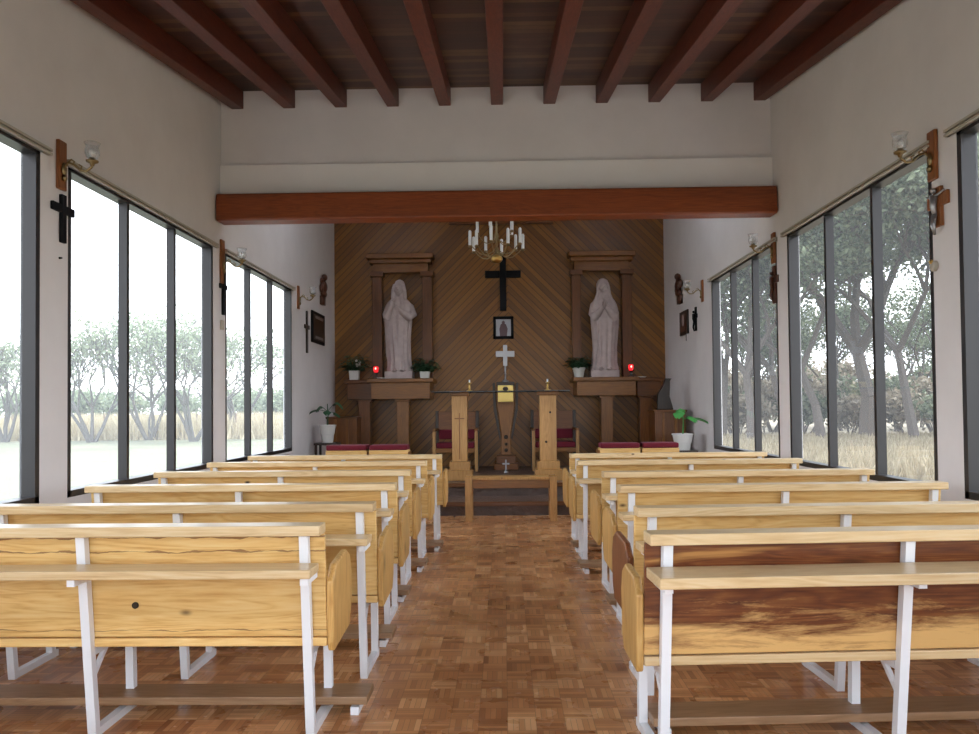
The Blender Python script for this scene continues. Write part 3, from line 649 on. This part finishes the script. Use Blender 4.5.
# corner furniture, plants on stands
def wood_cabinet(px0, px1, ptop, Y, label):
    a, c = at(px0, 430, Y).x, at(px1, 430, Y).x; zt = at(px0, ptop, Y).z - PH; w = (c - a) / 2
    t = thing('side_cabinet', label, 'cabinet', ((a + c) / 2, Y, PH)); d = .42
    MB().box(-w, w, 0, d, 0, zt - .03).build('body', M['red_wood'], t, bevel=.006)
    MB().box(-w - .02, w + .02, -.02, d + .01, zt - .03, zt).build('top', M['red_wood_x'], t, bevel=.006)
    for s in (-.45, .35): MB().box(s * w - .02, s * w + .02, -.015, 0, .02, zt - .04).build('batten', M['altar_wood'], t, bevel=.003)
    return t, zt + PH
wood_cabinet(327, 357, 417, 13.0, 'reddish wooden cabinet with upright battens in the left corner')
tt, zc = wood_cabinet(655, 686, 410, 11.7, 'reddish wooden cabinet in the right corner behind the potted plant')
a = at(665, 400, 11.9)
b = MB(); b.prism([(-.12, 0), (.12, 0), (.065, .20), (.075, .44), (.105, .47), (.0, .47), (-.03, .37), (-.11, .25)], 'y', -.04, .04)
o = b.build('carved_dark_board', M['dark_wood'], loc=(a.x, 11.9, zc + .001), bevel=.012); tag(o, 'tall tapering dark wooden board standing on the right corner cabinet', 'wooden board')
def plant_stand(px, py, Y, w, label):
    p = at(px, py, Y); h = p.z - PH; t = thing('plant_stand', label, 'stand', (p.x, Y, PH))
    MB().box(-w, w, -w, w, h - .035, h - .001).build('top', M['dark_wood'], t, bevel=.005)
    for sx in (-1, 1):
        for sy in (-1, 1): MB().box(*sorted((sx * (w - .045), sx * (w - .01))), *sorted((sy * (w - .045), sy * (w - .01))), 0, h - .035).build('leg', M['dark_wood'], t, bevel=.003)
    return p
def big_leaf_plant(p, h, r, label, bright, leaves):
    t = thing('potted_plant', label, 'plant', p)
    prof = [(r * .68, 0), (r * .8, h * .45), (r * .86, h * .47), (r, h * .9), (r * 1.08, h * .92), (r * 1.08, h), (r * .95, h), (r * .9, h * .85)]
    MB().lathe(prof, n=24).build('pot', M['white'], t); MB().lathe([(r * .88, h * .8), (r * .88, h * .9)], n=16).build('soil', M['soil'], t)
    MB().tube([(0, 0, h * .8), (.01, 0, h + .15), (0, 0, h + .32)], [.012, .009, .006], 8).build('stem', M['leaf_bright'] if bright else M['leaf'], t)
    for (dx, dy, dz, L, w_) in leaves:
        b = MB(); st = Vector((0, 0, h + .2)); d = Vector((dx, dy, dz)); q = st + d * .12; b.tube([st, q], .004, 5)
        sd = d.cross(Vector((0, 0, 1))).normalized(); K = 7; vs = []
        for i in range(K + 1):
            u = i / K; c0 = q + Vector((d.x, d.y, d.z * (1 - u))) * L * u + Vector((0, 0, -.06 * u * u)); ww = w_ * math.sin(PI * (u * .86 + .10)) ** .8
            vs += [c0 - sd * ww + Vector((0, -.02, -.03)), c0, c0 + sd * ww + Vector((0, -.02, -.03))]
        b.add(vs, [f for i in range(K) for f in ((3 * i, 3 * i + 1, 3 * i + 4, 3 * i + 3), (3 * i + 1, 3 * i + 2, 3 * i + 5, 3 * i + 4))]); b.build('leaf', M['leaf_bright'] if bright else M['leaf'], t)
p = plant_stand(327.5, 442.5, 12.0, .17, 'dark wooden stand under the left white plant pot')
big_leaf_plant(p, .27, .125, 'plant with dark leaves in white ribbed pot by the left wall', 0, [(-1, -.2, .25, .16, .05), (.8, -.2, .9, .2, .05), (.2, -.9, .2, .15, .06), (-.5, -.5, .6, .15, .05), (.9, -.4, -.1, .12, .04)])
p = plant_stand(683, 450, 11.05, .17, 'dark wooden stand under the right pale plant pot')
big_leaf_plant(p, .23, .14, 'plant with large bright green leaves in pale pot by the right wall', 1, [(-.35, -.5, .75, .18, .09), (.9, -.35, .15, .24, .07), (.4, -.9, .3, .18, .07), (-.2, -.2, 1.0, .16, .08)])

# ------------------------------------------------------------------ altar wall: black cross, framed picture, board, chandelier
Yw = YA - .001
x = at(503, 290, Yw).x; z1, z2 = at(503, 256, Yw).z, at(503, 311, Yw).z; za, zb_ = at(503, 271, Yw).z, at(503, 278, Yw).z
o = MB().box(-.055, .055, -.05, 0, z2, z1).box(-.31, -.056, -.05, 0, zb_, za).box(.056, .31, -.05, 0, zb_, za).build('wall_cross', M['black'], loc=(x, Yw, 0), bevel=.006)
tag(o, 'large black wooden cross on the altar wall under the chandelier', 'cross')
z1, z2 = at(503, 316.5, Yw).z, at(503, 339, Yw).z; t = thing('framed_picture', 'small black-framed picture of a robed figure below the black cross', 'picture', (x, Yw, (z1 + z2) / 2)); hh = (z1 - z2) / 2; ww = .175
MB().box(-ww, ww, -.03, 0, hh - .05, hh).box(-ww, ww, -.03, 0, -hh, -hh + .05).box(-ww, -ww + .045, -.03, 0, -hh, hh).box(ww - .045, ww, -.03, 0, -hh, hh).build('frame', M['black'], t, bevel=.004)
pc = MB().box(-ww + .04, ww - .04, -.012, -.004, -hh + .045, hh - .045).build('print', mat('pale_print', (.42, .42, .46), .5), t)
MB().prism([(-.06, -hh + .05), (.06, -hh + .05), (.075, -.02), (.045, .06), (.022, .07), (.03, .10), (0, .125), (-.03, .10), (-.022, .07), (-.045, .06), (-.07, -.02)], 'y', -.015, -.012).build('painted_figure', mat('faded_robe', (.16, .10, .11), .7), pc)
xa, xb = at(449, 220, Yw).x, at(553, 220, Yw).x; z1, z2 = at(500, 212, Yw).z, at(500, 224.5, Yw).z
o = MB().box(-(xb - xa) / 2, (xb - xa) / 2, -.06, 0, z2, z1).build('wall_board', M['red_wood_x'], loc=((xa + xb) / 2, Yw, 0), bevel=.006); tag(o, 'horizontal reddish board high on the altar wall behind the chandelier', 'wooden board')
YC = 9.9; k = YC / F; cxx = at(496.5, 240, YC).x; zb0 = at(496.5, 259, YC).z
t = thing('chandelier', 'brass chandelier with white candles hanging before the altar wall', 'chandelier', (cxx, YC, zb0))
MB().ball((0, 0, 0), (.075, .075, .055), 20, 12).build('globe', M['brass'], t, smooth=True)
MB().lathe([(.001, .03), (.02, .03), (.012, .08), (.03, .12), (.012, .16), (.012, .24), (.035, .29), (.012, .34), (.012, .55), (.001, .55)], n=12).build('stem', M['old_brass'], t, smooth=True)
MB().tube([(0, 0, .54), (0, 0, 5.299 - zb0)], .008, 6).build('chain', M['old_brass'], t)
MB().lathe([(.001, 5.26 - zb0), (.05, 5.27 - zb0), (.05, 5.298 - zb0), (.001, 5.298 - zb0)], n=16).build('ceiling_rose', M['old_brass'], t)
for tier, (nn, R, zz0, hc, ph) in enumerate(((10, .335, .10, .17, .2), (5, .24, .30, .17, .5))):
    for i in range(nn):
        a = 2 * PI * (i + ph) / nn; c, s_ = math.cos(a), math.sin(a); zq = zz0 + (.035 if i % 2 else 0)
        pts = [(c * R * u, s_ * R * u, zq - .02 + (.0 if tier else .02) - .10 * math.sin(PI * min(u * 1.05, 1)) + .03 * u) for u in (0.04, .2, .4, .6, .8, .95, 1)]
        ar = MB().tube(pts, .006, 6).build('arm', M['old_brass'], t)
        MB().lathe([(.001, 0), (.012, 0), (.028, .012), (.028, .016), (.012, .018), (.012, .03), (.001, .03)], n=10).build('drip_pan', M['old_brass'], ar, loc=(c * R, s_ * R, zq + .005))
        MB().lathe([(.001, .03), (.019, .03), (.019, hc + .03), (.012, hc + .045), (.001, hc + .05)], n=10).build('candle', M['candle'], ar, loc=(c * R, s_ * R, zq + .005))

# ------------------------------------------------------------------ things on the side walls
def wall_frame(side, px, py):
    """point on a side wall seen at a photo pixel, and the turn of things hung there"""
    d = CR.to_3x3() @ Vector(((px - 489.5) / F, -(py - 389.0) / F, -1)); x = XL if side == 'left' else XR
    p = EYE + d * (x / d.x); return Vector((x + (.001 if side == 'left' else -.001), p.y, p.z)), (PI / 2 if side == 'left' else -PI / 2)
def sconce(side, px, p_top, p_bot, label, w=.095):
    a, r = wall_frame(side, px, p_top); c, _ = wall_frame(side, px, p_bot); h = a.z - c.z
    t = thing('wall_sconce', label, 'wall lamp', (a.x, a.y, c.z), r, 'glass and brass wall sconces on wooden plaques')
    MB().prism([(-w / 2, 0), (w / 2, 0), (w / 2, h * .86), (0.0, h), (-w / 2, h * .86)] if False else [(-w / 2, 0), (w / 2, 0), (w / 2, h), (-w / 2, h)], 'y', -.025, 0).build('plaque', M['plaque'], t, bevel=.006)
    z = h * .42; b = MB(); b.lathe([(.001, 0), (.03, .0), (.03, .015), (.012, .03), (.001, .03)], n=14)
    ar = MB().tube([(0, -.025, z), (0, -.06, z + .045), (0, -.10, z + .03), (0, -.14, z - .01), (0, -.18, z - .015), (0, -.215, z + .01), (0, -.22, z + .03)], [.008] * 7, 8)
    ar.ball((0, -.035, z - .06), (.022, .015, .022)).ball((0, -.032, z), (.028, .012, .045)).tube([(0, -.06, z + .045), (0, -.08, z + .065), (0, -.10, z + .05), (0, -.09, z + .035)], .006, 6)
    ar.tube([(0, -.14, z - .01), (0, -.15, z + .02), (0, -.13, z + .03)], .005, 6)
    arm = ar.build('arm', M['old_brass'], t, smooth=True)
    MB().lathe([(.001, .02), (.012, .02), (.016, .035), (.038, .045), (.040, .055), (.02, .06), (.02, .075), (.001, .075)], c=(0, -.22, z), n=16).build('cup', M['old_brass'], arm, smooth=True)
    MB().lathe([(.018, .062), (.036, .075), (.046, .10), (.044, .13), (.040, .15), (.052, .175), (.0505, .175), (.038, .15), (.042, .13), (.044, .10), (.034, .078), (.018, .066)], c=(0, -.22, z), n=24).build('glass_shade', M['tulip'], t, smooth=True)
    MB().lathe([(.001, .075), (.014, .08), (.022, .105), (.018, .13), (.001, .14)], c=(0, -.22, z), n=14).build('bulb', M['white'], t, smooth=True)
sconce('left', 59.5, 141, 190, 'wall sconce with glass tulip shade on the nearest left pillar')
sconce('left', 221, 240, 284, 'wall sconce with glass tulip shade on the far left pillar beside the beam')
sconce('left', 297.5, 286, 309, 'small wall sconce beyond the last left window', .085)
sconce('right', 934, 131, 181, 'wall sconce with glass tulip shade on the nearest right pillar')
sconce('right', 774.5, 233, 264, 'wall sconce with glass tulip shade on the far right pillar beside the beam')
sconce('right', 703, 280, 302, 'small wall sconce beyond the last right window', .085)
def cross(side, px, p_top, p_bot, arm_z, w, aw, mt, label, name='wall_cross', corpus=None, flare=0):
    a, r = wall_frame(side, px, p_top); c, _ = wall_frame(side, px, p_bot); h = a.z - c.z
    t = thing(name, label, 'cross', (a.x, a.y, c.z), r)
    z = h * arm_z; b = MB().box(-w / 2, w / 2, -.025, 0, 0, h); b.box(-aw / 2, -w / 2, -.024, -.001, z - w / 2, z + w / 2).box(w / 2, aw / 2, -.024, -.001, z - w / 2, z + w / 2)
    b.build('cross_body', mt, t, bevel=.004)
    if corpus:
        q = MB(); q.tube([(0, -.035, z - .10), (0, -.045, z - .04), (0, -.04, z + .03)], [.014, .02, .026], 8); q.ball((.004, -.045, z + .06), .018)
        for s in (-1, 1):
            q.tube([(s * .02, -.04, z + .025), (s * aw * .25, -.036, z + .03), (s * aw * .45, -.032, z + .045)], [.01, .008, .006], 6)
            q.tube([(s * .01, -.04, z - .09), (s * .014, -.05, z - .16), (0, -.038, z - .22)], [.013, .010, .007], 6)
        q.build('corpus', corpus, t, smooth=True)
    return t
cross('left', 61, 195, 243, .70, .055, .26, M['black'], 'plain black cross under the sconce on the nearest left pillar')
cross('left', 222, 268, 315, .60, .05, .20, M['black'], 'narrow dark cross under the far left sconce beside the beam')
cross('left', 306, 311, 353, .62, .06, .26, M['dark_wood'], 'brown wooden cross on the wall left of the dark frame')
cross('right', 940, 187, 227, .66, .085, .23, M['plaque'], 'reddish wooden crucifix with silver figure on the nearest right pillar', 'crucifix', M['silver'])
cross('right', 775.5, 266, 304, .64, .075, .20, M['carved'], 'dark wooden crucifix on the far right pillar beside the beam', 'crucifix', M['carved'])
cross('right', 696.5, 307, 331, .62, .06, .15, M['black'], 'small black cross on the right wall near the altar', corpus=M['black'])
def carved(side, px, pt, pb, label):
    a, r = wall_frame(side, px, pt); c, _ = wall_frame(side, px, pb); h = a.z - c.z; t = thing('carved_relief', label, 'wall carving', (a.x, a.y, c.z), r)
    b = MB(); b.box(-.10, .10, -.05, 0, 0, h * .28)
    b.ball((0, -.045, h * .36), (.13, .045, h * .12)); b.ball((0, -.05, h * .58), (.11, .05, h * .20)); b.ball((0, -.055, h * .88), (.06, .05, h * .11))
    b.ball((.12, -.04, h * .62), (.06, .035, h * .14)); b.ball((-.13, -.04, h * .50), (.06, .035, h * .15)); b.ball((-.10, -.035, h * .76), (.04, .03, h * .09))
    b.build('relief', M['carved'], t, smooth=True)
carved('left', 321, 274, 305, 'dark carved wooden relief of a figure high on the left wall')
carved('right', 681, 273, 304, 'dark carved wooden relief of a figure high on the right wall')
a, r = wall_frame('left', 317, 313); c, _ = wall_frame('left', 317, 344); h = a.z - c.z
t = thing('hanging_picture', 'black framed panel with pale strips on the left wall', 'frame', (a.x, a.y, c.z), r)
MB().box(-.42, .42, -.03, 0, 0, h).build('frame', M['black'], t, bevel=.01)
pn = MB().box(-.36, .36, -.033, -.03, .05, h - .05).build('panel', M['dark_wood'], t)
for z in (.07, h - .11): MB().box(-.25, .25, -.037, -.033, z, z + .04).build('pale_strip', M['silver'], pn)
a, r = wall_frame('right', 685, 311); c, _ = wall_frame('right', 685, 335); h = a.z - c.z
t = thing('framed_icon', 'small brown framed icon hanging on the right wall', 'picture', (a.x, a.y, c.z), r)
MB().box(-.26, .26, -.03, 0, 0, h).build('frame', M['dark_wood'], t, bevel=.008)
pn = MB().box(-.19, .19, -.034, -.03, .05, h - .05).build('panel', M['carved'], t); MB().ball((0, -.034, h * .6), (.07, .006, .09)).build('figure', M['stone'], pn)
MB().tube([(.1, -.01, .0), (.1, -.01, -.10)], .006, 6).build('hanging_bead', M['dark_wood'], t)
a, r = wall_frame('right', 936, 266); t = thing('thermostat_knob', 'small round cream ornament on the nearest right pillar below the crucifix', 'ornament', a, r)
MB().lathe([(.001, 0), (.035, 0), (.035, .02), (.02, .03), (.001, .03)], n=18).build('disc', M['rail'], t).rotation_euler = (PI / 2, 0, 0)
MB().ball((0, -.03, .028), .014).build('bead', M['brass'], t)
t.name = 'round_ornament'
a, r = wall_frame('right', 776.5, 309); c, _ = wall_frame('right', 776.5, 325); h = a.z - c.z
t = thing('rosary', 'small hanging rosary below the far right crucifix', 'rosary', (a.x, a.y, c.z), r)
b = MB()
for i in range(22):
    u = 2 * PI * i / 22; b.ball((.03 * math.sin(u), -.012, h * .65 + h * .35 * math.cos(u)), .0065, 6, 4)
b.box(-.006, .006, -.018, -.006, 0, h * .3).box(-.02, .02, -.018, -.006, h * .18, h * .23); b.build('beads', M['silver'], t)
a, r = wall_frame('left', 221, 325); o = MB().box(-.03, .03, -.025, 0, -.05, .05).build('cream_switch', M['rail'], loc=a, rz=r, bevel=.005); tag(o, 'small cream box below the dark cross on the far left pillar', 'switch')
a, r = wall_frame('left', 59, 258); o = MB().lathe([(.001, 0), (.008, 0), (.005, .02), (.001, .02)], n=10).build('wall_nail', M['black'], loc=a); o.rotation_euler = (PI / 2, 0, r); tag(o, 'single dark nail below the black cross on nearest left pillar', 'nail')

# ------------------------------------------------------------------ outdoors
GZ = -.12
struct(MB().box(-120, 120, -40, 260, GZ - .1, GZ), 'ground', M['lawn'])
def tree(name, x, y, h, spread, leafmt, nleaf, lsize, seed, label, cat='tree', group=None, stems=1, lvl=5, flat=.5, trunk=.18, leafr=.5, cut=.33, tl=2, bark='bark', low=.0):
    rnd = random.Random(seed); segs = []; tips = []
    def grow(p, d, L, r, k):
        q = p; dd = d.copy()
        for j in range(2):
            dd = (dd + Vector((rnd.uniform(-.22, .22), rnd.uniform(-.22, .22), rnd.uniform(-.05, .1)))).normalized(); q2 = q + dd * L / 2
            segs.append((q, q2, r * (1 - .2 * j), r * (.8 - .15 * j))); q = q2
        if k <= 1: tips.append(q)
        if k <= tl: tips.append(p + (q - p) * .6)
        if k == 0: return
        for j in range(rnd.choice((2, 3, 3)) if k > 1 else 3):
            a = rnd.uniform(0, 2 * PI); sp = rnd.uniform(.4, 1.0) * spread
            nd = (dd + Vector((math.cos(a) * sp, math.sin(a) * sp, rnd.uniform(-.2, .35) * flat))).normalized()
            grow(q, nd, L * rnd.uniform(.68, .85), r * .62, k - 1)
    for s in range(stems):
        a = rnd.uniform(0, 2 * PI); d = Vector((math.cos(a) * .45 * (stems > 1), math.sin(a) * .45 * (stems > 1), 1)).normalized()
        grow(Vector((math.cos(a) * .15 * (stems > 1), math.sin(a) * .15 * (stems > 1), 0)), d, h * cut, trunk, lvl)
    zmax = max(q.z for q in tips) or 1; sc = h / (zmax + leafr * .7)
    b = MB()
    for p, q, r0, r1 in segs:
        if max(r0, r1) > .008: b.tube([p * sc, q * sc], [r0, r1], 5)
    t = thing(name, label, cat, (x, y, GZ), 0, group); b.build('branches', M[bark], t)
    T = np.array([tuple(q * sc) for q in tips]); T = T[T[:, 2] > low * h]; idx = RNG.integers(0, len(T), nleaf); c = T[idx] + RNG.normal(0, leafr * .55, (nleaf, 3)) * np.array([1, 1, .6]); c[:, 2] = np.maximum(c[:, 2], .15)
    u = RNG.normal(0, 1, (nleaf, 3)); u /= np.linalg.norm(u, axis=1)[:, None]; w = RNG.normal(0, 1, (nleaf, 3)); w = np.cross(u, w); w /= np.linalg.norm(w, axis=1)[:, None]
    sz = (lsize * RNG.uniform(.6, 1.3, nleaf))[:, None]; V = np.stack([c - u * sz, c + w * sz * .5, c + u * sz, c - w * sz * .5], 1).reshape(-1, 3)
    me = bpy.data.meshes.new('foliage'); me.vertices.add(nleaf * 4); me.vertices.foreach_set('co', V.ravel()); me.loops.add(nleaf * 4); me.loops.foreach_set('vertex_index', np.arange(nleaf * 4))
    me.polygons.add(nleaf); me.polygons.foreach_set('loop_start', np.arange(nleaf) * 4); me.polygons.foreach_set('loop_total', np.full(nleaf, 4)); me.update(); me.validate(); me.materials.append(leafmt)
    o = bpy.data.objects.new('foliage', me); C.objects.link(o); o.parent = t
    return t
def gx(px, Y): return at(px, 430, Y).x
struct(MB().box(4.5, 60, 6, 80, GZ, GZ + .02), 'ground_painted_shade', M['shaded_ground'])  # right-hand ground patch that carries painted tree shade
struct(MB().box(XL - 1.9, XL - .12, -6, 15, GZ, GZ + .03).box(XR + .12, XR + 1.7, -6, 15, GZ, GZ + .03).box(XL - .12, XR + .12, -6, YB - .2, GZ, GZ + .03), 'ground_bounce_apron', M['bounce_apron'])  # unseen pale strips, added to bounce neutral light into the chapel
# left: pale thin-stemmed trees across the field, seen through the left windows
for i, (px, Y, h, lab) in enumerate([(6, 38, 5.4, 'pale feathery tree in the nearest left window'), (92, 37, 5.8, 'pale feathery tree beyond the first pane of the middle left window'),
        (149, 39, 7.2, 'tallest pale multi-stemmed tree in the middle left window'), (193, 37, 6.0, 'leaning pale tree in the last pane of the middle left window'), (240, 42, 5.8, 'pale feathery tree in the farthest left window')]):
    tree('acacia_tree', gx(px, Y), Y, h, .75, M['foliage_l'], 2600, .10, 20 + i, lab, group='pale trees across the left field', stems=5, lvl=4, trunk=.10, leafr=.75, flat=.8, cut=.30, bark='bark_pale', low=.42)
for i, (px, Y) in enumerate([(20, 95), (75, 88), (120, 92), (175, 98), (215, 90), (250, 100), (275, 92), (300, 96), (-30, 90)]):
    nm = ['left edge', 'first pane of the middle window', 'gap between trees', 'third pane of the middle window', 'pillar edge', 'first pane of the far window', 'second pane of the far window', 'last pane of the far window', 'outside of the nearest window'][i]
    tree('distant_tree', gx(px, Y), Y, 4.2, .9, M['foliage_l'], 2500, .28, 40 + i, 'low hazy tree on the left horizon, toward the ' + nm, group='hazy tree line on the left horizon', stems=3, lvl=2, trunk=.12, leafr=1.6)
for i in range(9):
    px = (12, 46, 98, 128, 150, 192, 236, 262, 284)[i]
    o = MB().tube([(0, 0, 0), (.02, 0, 1.3)], [.06, .045], 7).build('fence_post', M['post'], loc=(gx(px, 40), 40 + (i % 3) * .3, GZ))
    tag(o, 'thin weathered fence post at the left field edge, ' + raf[i] + ' from the left', 'fence post', 'fence posts along the left field')
def tuft_field(name, label, x0, x1, y0, y1, cnt, h, mt):
    X = RNG.uniform(x0, x1, cnt); Y = RNG.uniform(y0, y1, cnt); H = h * RNG.uniform(.5, 1.2, cnt); a = RNG.uniform(0, 2 * PI, cnt); w = .05
    L = RNG.normal(0, .25, (cnt, 2)) * H[:, None]
    V = np.stack([np.stack([X - w * np.cos(a), Y - w * np.sin(a), 0 * X], 1), np.stack([X + w * np.cos(a), Y + w * np.sin(a), 0 * X], 1), np.stack([X + L[:, 0], Y + L[:, 1], H], 1)], 1).reshape(-1, 3); V[:, 2] += GZ
    me = bpy.data.meshes.new(name); me.vertices.add(cnt * 3); me.vertices.foreach_set('co', V.ravel()); me.loops.add(cnt * 3); me.loops.foreach_set('vertex_index', np.arange(cnt * 3))
    me.polygons.add(cnt); me.polygons.foreach_set('loop_start', np.arange(cnt) * 3); me.polygons.foreach_set('loop_total', np.full(cnt, 3)); me.update(); me.validate(); me.materials.append(mt)
    o = bpy.data.objects.new(name, me); C.objects.link(o); tag(o, label, 'grass', kind='stuff')
tuft_field('tall_dry_grass', 'tall straw-coloured grass along the edge of the left field', -34, -8, 39, 52, 26000, 1.2, M['straw'])
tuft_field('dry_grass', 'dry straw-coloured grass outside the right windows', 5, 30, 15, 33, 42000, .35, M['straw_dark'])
# right: big dark trees close to the chapel
labs = ['large spreading tree behind the far right window', 'large tree behind the last pane of the far right window', 'large tree between the two right windows', 'tall tree behind the first pane of the middle right window',
        'massive thick-trunked tree in the middle right window', 'tall tree behind the last pane of the middle right window', 'tall tree at the right edge of the picture']
for i, (px, Y, h) in enumerate([(722, 33, 10), (752, 29, 9.5), (790, 34, 11.5), (822, 30, 11), (866, 31, 12.5), (915, 29, 11.5), (962, 26, 11)]):
    tree('oak_tree', gx(px, Y), Y, h, .95, M['foliage_r'], 17000, .105, 60 + i, labs[i], group='large trees right of the chapel', stems=1, lvl=5, trunk=.34 if i == 4 else .2, leafr=.7, flat=-.1, cut=.13, tl=3, low=.14)
for i, (px, Y, h) in enumerate([(735, 40, 7.5), (775, 42, 6.5), (808, 40, 8), (845, 43, 7.5), (893, 41, 8), (940, 40, 7)]):
    tree('slender_tree', gx(px, Y), Y, h, .8, M['foliage_r'], 5500, .095, 160 + i, 'smaller slender tree behind the large right-hand trees, ' + raf[i] + ' from the altar', group='smaller trees behind the large ones', stems=2, lvl=4, trunk=.11, leafr=.7, flat=.2, cut=.2, tl=3, low=.1)
for i, (px, Y, h) in enumerate([(712, 36, 2.4), (738, 34, 2.0), (766, 36, 2.6), (800, 35, 2.2), (828, 36, 2.6), (850, 34, 1.9), (884, 35, 2.8), (908, 33, 2.2), (936, 34, 2.6), (966, 30, 2.2), (780, 48, 4), (845, 50, 4.5), (920, 48, 4), (720, 50, 4)]):
    tree('scrub_bush', gx(px, Y), Y, h, 1.1, M['scrub'] if i % 3 else M['foliage_r'], 3500, .13, 90 + i, ('greenish' if i % 3 == 0 else 'grey-brown') + ' scrubby bush under the right-hand trees, ' + (['first', 'second', 'third', 'fourth', 'fifth', 'sixth', 'seventh', 'eighth', 'ninth', 'tenth'][i] + ' from the altar in the near row' if i < 10 else ['first', 'second', 'third', 'fourth'][(1, 2, 3, 0)[i - 10]] + ' from the altar in the back row'), 'bush', 'scrubby bushes under the right trees' if i % 3 else 'greenish bushes under the right trees', stems=5, lvl=3, trunk=.04, leafr=.5, cut=.4)
